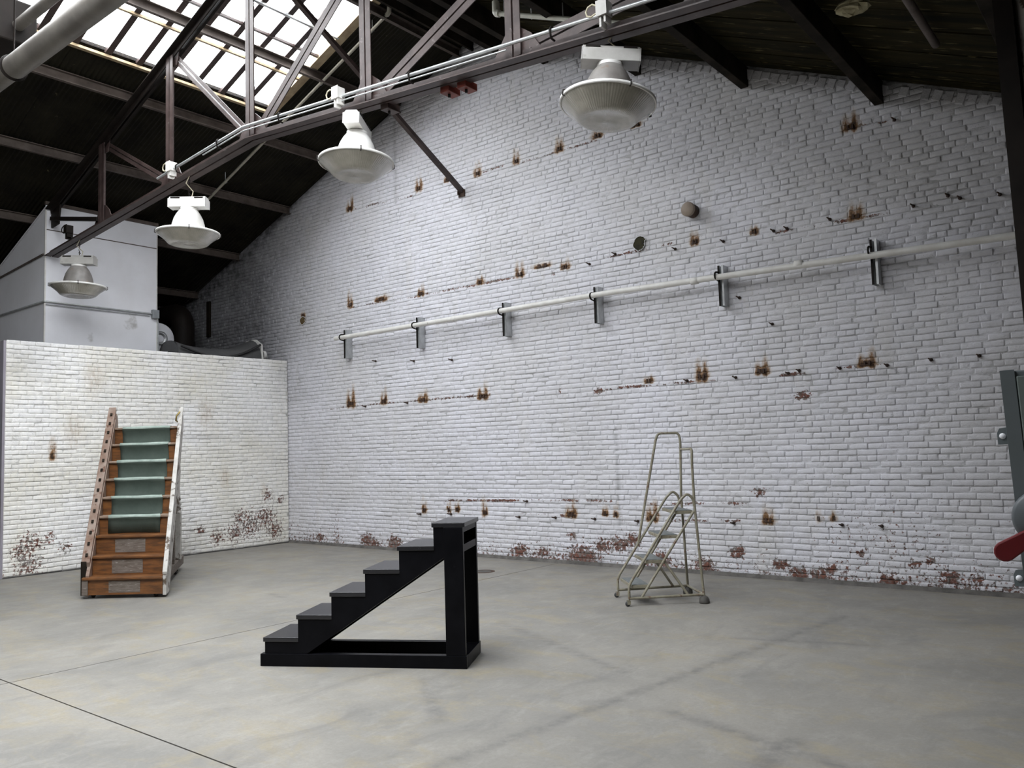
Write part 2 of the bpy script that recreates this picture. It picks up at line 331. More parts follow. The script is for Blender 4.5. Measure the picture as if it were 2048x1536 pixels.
PPATCH = [(5.1, .44, .26), (4.97, .35, .2), (5.37, .52, .12), (5.58, .35, .14), (5.07, .16, .27), (8.55, .55, .2), (8.75, .4, .36), (9.07, .5, .34), (9.28, .26, .27), (8.45, .29, .25), (9.13, .9, .17), (7.15, .87, .06), (7.78, .4, .12), (9.4, .8, .13), (8.1, .25, .2)]
def stain_part(y, z):
    peel = .30*np.exp(-z/.16)*vnoise(y, z, 2, 13)+.22*np.exp(-z/.5)*vnoise(y, z, 1.5, 14)
    for a, b, r in PPATCH: peel = np.maximum(peel, .62*np.exp(-((y-a)**2+(z-b)**2)/(r*1.0)**2))
    rust = .9*np.exp(-((y-5.39)/.05)**2)*np.clip(1-(z-1.68)/.42, 0, 1)*np.clip((z-1.60)/.08, 0, 1)
    for a, b, r in ((8.26, 1.25, .13), (9.05, 1.0, .09), (6.0, 2.9, .2), (5.7, 2.1, .18), (7.9, 2.4, .2)): rust = np.maximum(rust, .22*np.exp(-((y-a)/r)**2-((z-b)/(r*1.8))**2))
    soot_shade = .22*np.maximum(0, vnoise(y, z, 1.6, 15)*vnoise(y, z, .6, 16)*2-.55)+.8*np.exp(-z/.02)+.30*np.exp(-((z-1.98)/.05)**2)*vnoise(y, z*0, 3, 19)*(y > 6.8)
    return np.clip(peel, 0, 1), np.clip(rust, 0, 1), np.clip(soot_shade, 0, .9)

def brick_layout(u0f, u1f, z0, z1, ch, L, jb, jh, hdr=0):
    out = []; i = 0; z = z0
    while z < z1:
        a, b = u0f(z+ch), u1f(z+ch)
        hd = hdr and i % hdr == hdr-1; Lc = L/2 if hd else L
        u = a-random.random()*.03-(Lc/2 if i % 2 else 0)
        while u < b-.03:
            w = Lc+random.uniform(-.006, .006); x0 = max(u, a); x1 = min(u+w, b)
            if x1-x0 > .04: out.append((x0+jh/2, x1-jh/2, z+jb/2+random.uniform(-.0015, .0015), z+ch-jb/2+random.uniform(-.0015, .0015)))
            u += w
        z += ch; i += 1
    return np.array(out)
def brick_mesh(B, us, vs, depth, chamf, place, stainf, seed):
    """one closed-front block per row of B: grid front with soft edges, sides running back to the bed"""
    r = np.random.default_rng(seed); N = len(B); us = np.array(us); vs = np.array(vs); nu, nv = len(us), len(vs)
    U = B[:, 0, None, None]+(B[:, 1]-B[:, 0])[:, None, None]*us[None, None, :]+np.zeros((1, nv, 1))
    V = B[:, 2, None, None]+(B[:, 3]-B[:, 2])[:, None, None]*vs[None, :, None]+np.zeros((1, 1, nu))
    proud = r.uniform(-.0035, .0035, (N, 1, 1)); tiltu = r.normal(0, .0018, (N, 1, 1)); tiltv = r.normal(0, .002, (N, 1, 1))
    D = proud+tiltu*(us*2-1)[None, None, :]+tiltv*(vs*2-1)[None, :, None]+r.normal(0, .0008, (N, nv, nu))
    edge = np.zeros((nv, nu), bool); edge[0] = edge[-1] = True; edge[:, 0] = edge[:, -1] = True
    D = np.where(edge[None], D+chamf, D)
    V = V+np.where(edge[None], r.normal(0, .0011, (N, nv, nu)), 0); U = U+np.where(edge[None], r.normal(0, .0011, (N, nv, nu)), 0)
    ring = [(0, i) for i in range(nu)]+[(j, nu-1) for j in range(1, nv)]+[(nv-1, i) for i in range(nu-2, -1, -1)]+[(j, 0) for j in range(nv-2, 0, -1)]
    rj = [a for a, _ in ring]; ri = [b for _, b in ring]; R = len(ring)
    U2 = np.concatenate([U.reshape(N, -1), U[:, rj, ri]], 1); V2 = np.concatenate([V.reshape(N, -1), V[:, rj, ri]], 1)
    D2 = np.concatenate([D.reshape(N, -1), np.full((N, R), depth)], 1)
    K = nu*nv+R; pos = place(U2, V2, D2); pe, ru, so = stainf(U2, V2)
    C = np.stack([pe, ru, so, np.ones_like(pe)], 2).astype(np.float32)
    f = [(j*nu+i, j*nu+i+1, (j+1)*nu+i+1, (j+1)*nu+i) for j in range(nv-1) for i in range(nu-1)]
    for k in range(R):
        a, b = ring[k], ring[(k+1) % R]; f.append((a[0]*nu+a[1], nu*nv+k, nu*nv+(k+1) % R, b[0]*nu+b[1]))
    return pos, C, np.array(f), K
def np_mesh(name, V, F, C, m):
    me = bpy.data.meshes.new(name); n = len(V); q = len(F)
    me.vertices.add(n); me.vertices.foreach_set('co', np.asarray(V, np.float32).ravel())
    me.loops.add(q*4); me.loops.foreach_set('vertex_index', np.asarray(F, np.int32).ravel())
    me.polygons.add(q); me.polygons.foreach_set('loop_start', np.arange(0, q*4, 4, dtype=np.int32)); me.polygons.foreach_set('loop_total', np.full(q, 4, np.int32))
    me.polygons.foreach_set('use_smooth', np.ones(q, bool)); me.update(calc_edges=True); me.validate()
    a = me.color_attributes.new('stain', 'FLOAT_COLOR', 'POINT'); a.data.foreach_set('color', np.asarray(C, np.float32).ravel())
    me.materials.append(m); return me
def brickwork(wall, B, near, place, stainf, m, chamf, flip=False):
    cs = [0, .06, .35, .65, .94, 1]; cz = [0, .2, .8, 1]; fs_ = [0, .05, .16, .27, .38, .5, .62, .73, .84, .95, 1]; fz = [0, .16, .38, .62, .84, 1]
    cu = (B[:, 0]+B[:, 1])/2; cv = (B[:, 2]+B[:, 3])/2; _, ru, _ = stainf(cu, cv)
    pe = stainf(cu, cv)[0]; fine = (ru > .04) | (pe > .55); near_m = np.zeros(len(B), bool); near_m[near] = True
    for sel, a, b in ((~fine & ~near_m, cs, cz), (fine & ~near_m, fs_, fz)):
        if sel.any():
            P, C, F, K = brick_mesh(B[sel], a, b, .012, chamf, place, stainf, 5); n = len(P)
            Fa = (F[None]+(np.arange(n)*K)[:, None, None]).reshape(-1, 4)
            if flip: Fa = Fa[:, ::-1]
            o = link('brick_courses', np_mesh('brick_courses', P.reshape(-1, 3), Fa, C.reshape(-1, 4), m), wall); o['kind'] = 'stuff'
    P, C, F, K = brick_mesh(B[near], cs, cz, .012, chamf, place, stainf, 6)
    for i in range(len(P)):
        c = P[i].mean(0); link('brick', np_mesh('brick', P[i]-c, F[:, ::-1] if flip else F, C[i], m), wall, tuple(c))
def grid_plate(name, us, vs, topf, place, stainf, m):
    X, Zz = np.meshgrid(us, vs); X = X.ravel(); Zz = np.minimum(Zz.ravel(), topf(X)); w = len(us)
    pe, ru, so = stainf(X, Zz); C = np.stack([pe, ru, so, np.ones_like(pe)], 1)
    i, j = np.meshgrid(np.arange(w-1), np.arange(len(vs)-1)); k = (j*w+i).ravel()
    return np_mesh(name, place(X, Zz, np.full_like(X, .006)), np.stack([k, k+1, k+w+1, k+w], 1), C, m)

YW = 9.6
roof_np = lambda x: np.where(x < APX, APZ-SL*(APX-x), APZ-SR*(x-APX))
pl_back = lambda u, v, d: np.stack([u, YW+d, v], -1)
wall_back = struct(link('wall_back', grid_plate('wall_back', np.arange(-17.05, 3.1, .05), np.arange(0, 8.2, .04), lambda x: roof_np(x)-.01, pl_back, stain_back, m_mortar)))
Bk = brick_layout(lambda z: max(-17.0, APX-(APZ-z)/SL+.06), lambda z: min(.6, APX+(APZ-z)/SR-.06), .02, 8.05, .067, .205, .0075, .0045, 7)
Cm = np.array([0, 0, 1.62])
d2 = ((Bk[:, 0]+Bk[:, 1])/2)**2+YW**2+((Bk[:, 2]+Bk[:, 3])/2-1.62)**2
vis = (Bk[:, 1] < -1.35) & (Bk[:, 2] < 5.0)
near = np.argsort(np.where(vis, d2, 1e9))[:300]
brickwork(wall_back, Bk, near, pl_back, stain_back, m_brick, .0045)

XP = -13.083; PY0, PY1, PZ = 4.74, 9.59, 3.39
pl_part = lambda u, v, d: np.stack([XP-d, u, v], -1)
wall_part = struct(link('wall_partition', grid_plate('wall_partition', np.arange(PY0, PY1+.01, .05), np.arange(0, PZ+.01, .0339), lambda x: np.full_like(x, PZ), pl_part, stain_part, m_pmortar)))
Bp = brick_layout(lambda z: PY0+.004, lambda z: PY1-.004, .015, PZ-.03, .0665, .205, .006, .0035)
dp = ((Bp[:, 0]+Bp[:, 1])/2)**2*1.0+((Bp[:, 2]+Bp[:, 3])/2-1.62)**2
near_p = np.argsort(dp)[:300]
brickwork(wall_part, Bp, near_p, pl_part, stain_part, m_pbrick, .0030)
part('backing_board', MB().box((XP-.10, PY0, 0), (XP-.011, PY1, PZ-.005)), m_trim, wall_part)
part('edge_trim', MB().box((XP-.13, PY0-.035, 0), (XP+.004, PY0, PZ+.004)), m_trim, wall_part, .004)
part('sill_strip', MB().box((XP+.002, PY0, 0), (XP+.014, PY1, .012)), m_gap, wall_part)

def rowlock(x, z, w, h, tilt):
    mb = MB().box((-w/2, -.016, -h/2), (w/2, .03, h/2)); mb.xf(Matrix.Rotation(tilt, 4, 'Y'))
    o = part('rowlock_brick', mb, m_brick, wall_back, .008, loc=(x, YW, z)); n = len(o.data.vertices)
    a = o.data.color_attributes.new('stain', 'FLOAT_COLOR', 'POINT'); q = np.zeros((n, 4), np.float32); q[:, 2] = random.uniform(.2, .5); q[:, 1] = random.uniform(0, .05); q[:, 3] = 1
    a.data.foreach_set('color', q.ravel())
x = -7.9
while x < -.8:
    if random.random() > .14:
        w = random.uniform(.085, .10); h = random.uniform(.085, .125); rowlock(x, roof(x)-.055-h/2-random.uniform(0, .02), w, h, math.atan(SR)+random.uniform(-.06, .06))
    x += .108

# anchors and spikes left in the brickwork
SP = [(-2.05, 4.09), (-1.71, 4.13), (-1.6, 4.08), (-2.93, 4.12), (-3.59, 4.11), (-3.43, 4.11), (-4.89, 4.12), (-4.23, 4.1), (-5.79, 4.21), (-6.21, 4.14), (-4.81, 2.41), (-4.16, 2.4), (-3.51, 2.4), (-3.38, 2.42), (-2.92, 2.41), (-2.42, 2.4), (-1.98, 2.42), (-1.53, 2.42), (-9.62, .61), (-8.95, .63), (-7.59, .62), (-6.94, .63), (-6.28, .63), (-5.61, .62), (-4.28, .64), (-3.0, .66), (-2.58, .66), (-8.85, 3.04), (-9.7, 3.1), (-10.62, 3.18), (-7.44, .85), (-3.67, 3.0), (-4.06, 3.37), (-2.93, 3.63), (-1.24, 4.04), (-2.18, 5.08), (-9.87, 2.42), (-10.9, 2.42)]
spike = MB().tube([(0, .02, 0), (0, -.05, .002), (-.012, -.085, .012)], [.012, .010, .007], 6).lathe([(.001, -.02), (.02, -.014), (.016, 0)], 8, axis='y').mesh('wall_spike', m_iron)
for x, z in SP: link('wall_spike', spike, wall_back, (x, YW-.002, z))
anch = MB().box((-.05, -.016, -.012), (-.02, .01, .09)).box((.02, -.016, -.012), (.05, .01, .09)).box((-.05, -.02, -.03), (.05, .01, -.008)).mesh('anchor_iron', m_iron)
for x, z, h, w in STAINS:
    o = link('anchor_iron', anch, wall_back, (x, YW-.001, z+.01)); s = w/.17; o.scale = (s*.6, .8, .42)
def hole(x, z, r, m_):
    pts = [(x+r*random.uniform(.75, 1.15)*math.cos(q), YW-.0115, z+r*random.uniform(.8, 1.1)*math.sin(q)) for q in [2*PI*k/14 for k in range(14)]]
    o = part('knocked_hole', MB().prism(pts, (0, .012, 0)), m_, wall_back)
    rim = MB()
    for k in range(14):
        a, b = Vector(pts[k]), Vector(pts[(k+1) % 14]); rim.tube([a, a.lerp(b, .5)+Vector((0, -.012, 0)), b], [.003, .006, .003], 5)
    part('broken_rim', rim, m_brick, o)
hole(-5.41, 4.29, .10, surf('mossy_hole', (.035, .032, .010), (.012, .011, .006), 14, .9, .5))
hole(-12.60, 4.12, .085, surf('rusty_hole', (.16, .11, .04), (.05, .032, .015), 12, .9, .4))
part('cement_skirt', MB().prism([(-17, YW-.035, 0), (-17, YW+.004, 0), (-17, YW+.004, .045), (-17, YW-.006, .045)], (18.0, 0, 0)), surf('cement_grime', (.15, .14, .13), (.07, .065, .06), 8, .9, .3, world=True), wall_back)

# outer walls of the hall
wl_ = struct(part('wall_left', MB().box((-17.3, -4.2, -.1), (-17.0, 9.9, 4.95)), surf('dark_plaster', (.09, .09, .095), (.06, .06, .06), 2, .8)))
struct(part('wall_right', MB().box((3.0, -4.2, -.1), (3.3, 9.9, 3.4)), m_plain))
struct(part('wall_front', MB().prism([(-17.1, -4.2, -.1), (3.1, -4.2, -.1), (3.1, -4.2, roof(3.1)), (APX, -4.2, APZ), (-17.1, -4.2, roof(-17.1))], (0, .2, 0)), m_plain))
struct(part('wall_outer', MB().prism([(-17.1, YW+.03, -.1), (3.1, YW+.03, -.1), (3.1, YW+.03, roof(3.1)), (APX, YW+.03, APZ), (-17.1, YW+.03, roof(-17.1))], (0, .25, 0)), m_plain))
win = bpy.data.objects.new('window_1', None); col.objects.link(win); struct(win); win.location = (-16.99, 5.86, 1.2)
part('window_frame', MB().box((-.01, -.6, -.05), (.06, .5, .0)).box((-.01, -.6, 1.0), (.06, .5, 1.05)).box((-.01, -.6, 0), (.06, -.55, 1)).box((-.01, .45, 0), (.06, .5, 1)).box((-.01, -.07, 0), (.05, -.03, 1)), m_dark, win)
for y0, y1 in ((-.55, -.07), (-.03, .45)): part('window_pane', MB().box((0, y0, 0), (.01, y1, 1)), m_wglass, win)

# ------------------------------------------------------------------ roof
deck = MB()
def deck_quad(x0, x1, y0, y1, lift=.05):
    deck.hexa([(x0, y0, roof(x0)+lift), (x1, y0, roof(x1)+lift), (x1, y1, roof(x1)+lift), (x0, y1, roof(x0)+lift),
               (x0, y0, roof(x0)+lift+.05), (x1, y0, roof(x1)+lift+.05), (x1, y1, roof(x1)+lift+.05), (x0, y1, roof(x0)+lift+.05)])
deck_quad(-17.3, SKYX0, -4.2, 9.95); deck_quad(SKYX0, SKYX1, SKYY1, 9.95); deck_quad(SKYX0, SKYX1, -4.2, SKYY0); deck_quad(SKYX1, APX, -4.2, 9.95); deck_quad(APX, RX0, -4.2, 9.95); deck_quad(RX0, RX1, RY1, 9.95); deck_quad(RX0, RX1, -4.2, RY0); deck_quad(RX1, 3.3, -4.2, 9.95)
ceiling = struct(part('ceiling', deck, m_dark))
def sheet_mesh(x0, x1, w=.8124, pitch=.0677, n=6):
    k = int(round(w/pitch))*n; vs = []; fs = []; L = Vector((x1-x0, 0, roof(x1)-roof(x0))); nrm = Vector((-L.z, 0, L.x)).normalized()
    for i in range(k+1):
        a = nrm*(.011*math.sin(2*PI*i/n)); p = Vector((0, w*i/k, 0))+a; vs += [p, p+L]
    for i in range(k): fs.append((2*i, 2*i+1, 2*i+3, 2*i+2))
    return MB().add(vs, fs, True).mesh('corrugated_sheet', m_sheet)
rows = [(-17.2, -14.0), (-14.15, -10.96), (-11.0, APX+.02)]
for ri, (x0, x1) in enumerate(rows):
    me = sheet_mesh(x0, x1); y = -4.2; k = 0
    ys = [y+.745*i for i in range(19)] if ri < 2 else [7.77, 8.50, 9.0]
    for yy in ys:
        o = link('corrugated_sheet', me, ceiling, (x0, yy, roof(x0)+.018+.006*(k % 2)-.010*(ri == 1))); k += 1
def roof_board(a, b, y, w, dz):
    mb = MB().hexa([(0, 0, dz), (b-a, 0, roof(b)-roof(a)+dz), (b-a, w-.012, roof(b)-roof(a)+dz), (0, w-.012, dz), (0, 0, dz+.045), (b-a, 0, roof(b)-roof(a)+dz+.045), (b-a, w-.012, roof(b)-roof(a)+dz+.045), (0, w-.012, dz+.045)])
    part('roof_board', mb, m_board, ceiling, loc=(a, y, roof(a)))
y = -4.2
while y < 9.6:
    w = random.choice((.24, .28, .3)); dz = -.012+random.uniform(-.012, .012)
    if y+w > RY0 and y < RY1:
        if y > RY0 and y+w < RY1: roof_board(APX, RX0-.02, y, w, dz); roof_board(RX1+.02, 3.2, y, w, dz)
        else: roof_board(APX, RX0-.02, y, w, dz); roof_board(RX0, RX1, (RY1 if y > 0 else y), (y+w-RY1 if y > 0 else RY0-y), dz) if (y+w-RY1 if y > 0 else RY0-y) > .03 else None; roof_board(RX1+.02, 3.2, y, w, dz)
    else: roof_board(APX, 3.2, y, w, dz)
    y += w
# purlins: rolled channels on the left slope, deep timbers on the right
chan = [(-.03, 0), (.03, 0), (.03, .012), (-.018, .012), (-.018, .128), (.03, .128), (.03, .14), (-.03, .14)]
for x in (-16.2, -14.65, -12.97, -11.47, -9.92, -8.52):
    part('purlin', MB().sweep(chan, (0, -4.1, 0), (0, 9.6, 0)), m_purl, ceiling, loc=(x, 0, roof(x)-.165))
for x in (-7.55, -6.85, -5.33, -3.86, -2.33, -.85, .7, 2.2):
    part('rafter_timber', MB().box((-.05, -4.1, -.26), (.05, 9.62, 0)), m_timber, ceiling, .006, loc=(x, 0, roof(x)-.04))
part('ridge_board', MB().box((-.02, -4.1, -.22), (.02, 9.62, 0)), m_timber, ceiling, loc=(APX, 0, APZ-.02))

# skylight: glazing bars and panes over the opening in the left slope
sky = bpy.data.objects.new('window_2', None); col.objects.link(sky); struct(sky); sky.location = (SKYX0, SKYY1, roof(SKYX0))
def rel(x, y, dz=0): return Vector((x-SKYX0, y-SKYY1, roof(x)-roof(SKYX0)+dz))
bars = [SKYY1-.43*i for i in range(1, 13)]
tee = [(-.022, .05), (-.022, .065), (.022, .065), (.022, .05), (.006, .05), (.006, 0), (-.006, 0), (-.006, .05)]
wide = [(-.042, .0), (.042, .0), (.042, .05), (-.042, .05)]
for y in bars: part('glazing_bar', MB().sweep(wide, rel(SKYX0-.05, y), rel(SKYX1, y)), m_steel, sky)
edges = [SKYY1]+bars
xs = [SKYX0, -10.16, -9.7, -9.28, SKYX1]
for i in range(len(edges)-1):
    ya, yb = edges[i]-.012, edges[i+1]+.012
    for k in range(4):
        a, b = xs[k], xs[k+1]
        part('glass_pane', MB().hexa([rel(a, yb, .055), rel(b, yb, .055), rel(b, ya, .055), rel(a, ya, .055), rel(a, yb, .061), rel(b, yb, .061), rel(b, ya, .061), rel(a, ya, .061)]), m_glass, sky)
for x, w_, m_, dz in ((SKYX0-.02, .07, m_tan, -.03), (-10.2, .045, m_tan, -.02), (-9.72, .05, m_steel, .0), (-9.28, .05, m_cond, -.02)):
    part('cross_rail', MB().sweep([(-w_/2, 0), (w_/2, 0), (w_/2, .035), (-w_/2, .035)], rel(x, SKYY0, dz), rel(x, SKYY1, dz)), m_, sky)
part('curb_timber', MB().hexa([rel(SKYX0-.1, SKYY1-.03, -.02), rel(SKYX1, SKYY1-.03, -.02), rel(SKYX1, SKYY1+.11, -.02), rel(SKYX0-.1, SKYY1+.11, -.02), rel(SKYX0-.1, SKYY1-.03, .1), rel(SKYX1, SKYY1-.03, .1), rel(SKYX1, SKYY1+.11, .1), rel(SKYX0-.1, SKYY1+.11, .1)]), m_tan, sky)

sky2 = bpy.data.objects.new('window_3', None); col.objects.link(sky2); struct(sky2); sky2.location = (RX0, RY1, roof(RX0))
def rel2(x, y, dz=0): return Vector((x-RX0, y-RY1, roof(x)-roof(RX0)+dz))
for i in range(8):
    ya = RY1-.6875*i
    part('glazing_bar', MB().sweep(wide, rel2(RX0-.05, ya), rel2(RX1+.05, ya)), m_steel, sky2)
    yb = ya-.6875+.01
    part('glass_pane', MB().hexa([rel2(RX0, yb, .055), rel2(RX1, yb, .055), rel2(RX1, ya, .055), rel2(RX0, ya, .055), rel2(RX0, yb, .061), rel2(RX1, yb, .061), rel2(RX1, ya, .061), rel2(RX0, ya, .061)]), m_glass, sky2)

# ------------------------------------------------------------------ roof truss
YT = 5.7; TX = -8.42
def zb(x): return 5.50-.086*abs(x-TX)
def ztp(x): return roof(x)-.31
truss = thing('roof_truss', 'brown riveted steel roof truss spanning the hall under the skylight', 'truss', (TX, YT, zb(TX)))
def T(x, z, dy=0): return Vector((x-TX, dy, z-zb(TX)))
def angle_pair(a, b, leg, th=.010, gap=.014, up=1, turn=(0, 1, 0)):
    """two L angles back to back"""
    mb = MB(); g2 = gap/2
    for s in (-1, 1):
        pr = [(s*g2, 0), (s*(g2+leg), 0), (s*(g2+leg), th), (s*(g2+th), th), (s*(g2+th), leg), (s*g2, leg)]
        if s < 0: pr = pr[::-1]
        mb.sweep([(p, q*up) for p, q in (pr if up > 0 else pr[::-1])], a, b)
    return mb
def web_pair(a, b, leg=.075, th=.009, gap=.02):
    """vertical or raking pair of angles, flanges facing the hall"""
    a = Vector(a); b = Vector(b); d = (b-a).normalized(); Y = Vector((0, -1, 0)); S = d.cross(Y).normalized(); mb = MB()
    for s in (-1, 1):
        pr = [(s*gap/2, 0), (s*(gap/2+leg), 0), (s*(gap/2+leg), th), (s*(gap/2+th), th), (s*(gap/2+th), leg*.8), (s*gap/2, leg*.8)]
        if s > 0: pr = pr[::-1]
        mb.prism([a+S*p-Y*q for p, q in pr], b-a)
    return mb
XL, XR = -13.97, -.66
nodes = [-12.2, -10.27, TX, -6.35, -4.39, -2.5]
for a, b in ((XL, TX), (TX, XR)):
    part('bottom_chord', angle_pair(T(a, zb(a)-.10), T(b, zb(b)-.10), .095, .012, .022, 1), m_steel, truss)
for a, b in ((XL, APX), (APX, XR)):
    part('top_chord', angle_pair(T(a, ztp(a)), T(b, ztp(b)), .088, .014, .03, -1), m_dark, truss)
for i, x in enumerate(nodes):
    top = ztp(x) if i != 2 else ztp(APX)
    part('vertical', web_pair(T(x, zb(x)-.05, -.04), T(x, top-.03, -.04)), m_steel, truss)
dg = [(-10.27, -12.2), (TX, -10.27), (TX, -6.35), (-6.35, -4.39), (-4.39, -2.5)]
for i, (b, t) in enumerate(dg):
    s = 1 if t > b else -1
    part('diagonal', web_pair(T(b+s*.10, zb(b)-.0, .02), T(t-s*.06, ztp(t)-.06, .02), .075 if t > b else .046), m_steel, truss)
for x in nodes:
    z = zb(x); mb = MB().prism([T(x-.30, z-.06, -.005), T(x+.30, z-.06, -.005), T(x+.18, z+.13, -.005), T(x+.06, z+.22, -.005), T(x-.10, z+.22, -.005)], (0, .012, 0))
    g_ = part('gusset_plate', mb, m_steel, truss)
    rv = MB()
    for dx, dz in ((-.18, -.02), (-.08, -.02), (.08, -.02), (.18, -.02), (.0, .06), (.0, .14)):
        rv.lathe([(.0005, -.022), (.009, -.018), (.012, -.005)], 6, T(x+dx, z+dz, -.0), 'y')
    part('rivets', rv, m_steel, g_)['kind'] = 'stuff'
for x in (-12.2, -10.27, -6.35, -4.39):
    z = ztp(x); part('gusset_plate', MB().prism([T(x-.2, z-.02-.08*(1 if x < TX else -1), .0), T(x+.2, z-.02+.08*(1 if x < TX else -1), .0), T(x+.12, z-.17, .0), T(x-.12, z-.17, .0)], (0, .012, 0)), m_steel, truss)
part('heel_tie', MB().sweep([(-.03, -.03), (.03, -.03), (.03, .03), (-.03, .03)], T(-12.3, zb(-12.2)+.03, -.03), T(-13.9, 5.53, -.03)), m_dark, truss)
part('heel_plate', MB().prism([T(-13.97, 5.40, -.01), T(-13.72, 5.42, -.01), T(-13.66, 5.72, -.01), T(-13.97, 5.62, -.01)], (0, .03, 0)), m_dark, truss)

tag(part('wall_brace', MB().sweep([(-.035, 0), (.035, 0), (.035, .008), (-.027, .008), (-.027, .06), (-.035, .06)], (0, 0, 0), (0, 5.85-YW+.02, 7.83-5.66)), m_steel, loc=(-8.545, YW-.02, 5.66)),
    'brown angle iron brace running from the brick wall up behind the truss', 'brace')
br = bpy.data.objects['wall_brace']
part('end_plate', MB().box((-.07, -.0, -.06), (.06, .012, .05)).box((-.05, -.05, -.03), (-.036, 0, .03)), m_iron, br)

# conduit clipped to the truss
cond = thing('electrical_conduit', 'shiny grey conduit clipped along the truss bottom chord', 'conduit', (TX, YT-.13, zb(TX)+.03))
C_ = lambda x: Vector((x-TX, 0, zb(x)-zb(TX)-.0))
part('pipe', MB().tube([C_(-10.4), C_(TX), C_(-1.0)], .017, 8), m_cond, cond)
part('pipe', MB().tube([C_(-9.3)+Vector((0, .005, -.045)), C_(TX)+Vector((0, .005, -.045)), C_(-4.4)+Vector((0, .005, -.045))], .009, 6), m_cond, cond)
clip = MB().tube([(0, .04, -.075), (0, -.012, -.07), (0, -.028, 0), (0, -.01, .028), (0, .04, .034)], .010, 6).mesh('pipe_clip', m_dark)
for x in (-9.9, -8.95, -7.7, -5.6, -3.9, -2.6, -1.6): link('pipe_clip', clip, cond, C_(x))

# ------------------------------------------------------------------ high-bay lamps
def chain_mb(p0, p1, n):
    mb = MB(); p0 = Vector(p0); p1 = Vector(p1)
    for i in range(n):
        c = p0.lerp(p1, (i+.5)/n); h = (p1-p0).length/n*.62; e = Vector((.009, 0, 0)) if i % 2 else Vector((0, .009, 0))
        mb.tube([c+Vector((0, 0, h*math.sin(q)))+e*math.cos(q) for q in [2*PI*k/8 for k in range(8)]], .003, 4, True)
    return mb
def make_lamp(label, loc, rz, ztop, mdome, mball, tilt=(0, 0), hang=(0, 0), grp='lamps hanging from the truss'):
    t = thing('high_bay_lamp', label, 'lamp', loc, 0, grp); t.rotation_euler = (tilt[0], tilt[1], rz)
    part('dome', MB().lathe([(.075, .318), (.10, .312), (.118, .295), (.15, .25), (.18, .19), (.20, .12), (.212, .055), (.225, .032), (.30, .018), (.385, .004), (.392, -.004)], 40), mdome, t)
    part('neck_collar', MB().lathe([(.105, .30), (.11, .33), (.085, .335), (.0, .335)], 24), m_white, t)
    part('rim_band', MB().lathe([(.385, .012), (.396, .010), (.397, -.014), (.385, -.016)], 40), m_white, t)
    part('lens', MB().lathe([(.386, -.010), (.372, -.028), (.33, -.06), (.285, -.10), (.25, -.138), (.215, -.155), (.17, -.150), (.10, -.140), (.03, -.150), (.0005, -.155)], 48), m_lens, t)
    for k in range(4):
        q = 2*PI*k/4+.4; c, s_ = math.cos(q), math.sin(q)
        part('rim_clip', MB().tube([(.37*c, .37*s_, .03), (.402*c, .402*s_, .022), (.404*c, .404*s_, -.02), (.385*c, .385*s_, -.028)], .005, 5), m_dark, t)
    b = part('ballast_box', MB().prism([(-.235, -.085, .335), (-.235, .085, .335), (-.235, .085, .44), (-.235, .055, .475), (-.235, -.055, .475), (-.235, -.085, .44)], (.47, 0, 0)), mball, t, .004)
    part('vent_slot', MB().box((-.21, -.087, .445), (-.09, -.05, .462)), m_dark, b); part('vent_slot', MB().box((.10, -.087, .445), (.21, -.05, .462)), m_dark, b)
    part('end_cap', MB().box((-.242, -.088, .332), (-.235, .088, .445)), mball, b); part('end_cap', MB().box((.235, -.088, .332), (.242, .088, .445)), mball, b)
    H = ztop-loc[2]
    part('hook', MB().tube([(0, 0, .47), (0, 0, .50), (.018, 0, .515), (0, 0, .53), (-.012, 0, .52)], .006, 6), m_dark, t)
    hx, hy = hang
    part('chain', chain_mb((0, 0, .515), (hx, hy, max(H, .56)), max(3, int((H-.5)/.035))), m_dark, t)
    z2 = max(H, .56)
    part('flex', MB().tube([(.03, .0, .46), (.05, .01, .46+(z2-.46)*.35), (-.03+hx, -.03, .46+(z2-.46)*.7), (.05+hx, -.06+hy, z2+.06)], .007, 6), m_wire, t)
    return t
LP = [((-13.0, YT, 4.297), .75, 5.0, m_grime, 'grimy high bay lamp hanging in front of the white enclosure', (0, .02)),
      ((-9.86, YT, 4.535), .67, 5.28, m_white, 'bright white high bay lamp on a long chain beside the enclosure edge', (0, .02)),
      ((-6.56, YT, 4.678), 2.15, 5.23, m_white, 'cream domed high bay lamp with its ballast box pointing away, beside the brace', (.03, .06)),
      ((-3.455, YT, 4.416), .62, 4.97, m_grime, 'largest high bay lamp, grey domed, hanging close before the brick wall', (-.06, .10))]
for loc, rz, zt, md, lb, tl in LP: make_lamp(lb, loc, rz, zt, md, m_ball if md is m_grime else m_white, tl)
make_lamp('high bay lamp only half in view at the far end beside the round duct', (-8.62, 1.9, 5.02), .3, 5.9, m_white, m_white, grp='lamps outside the truss')
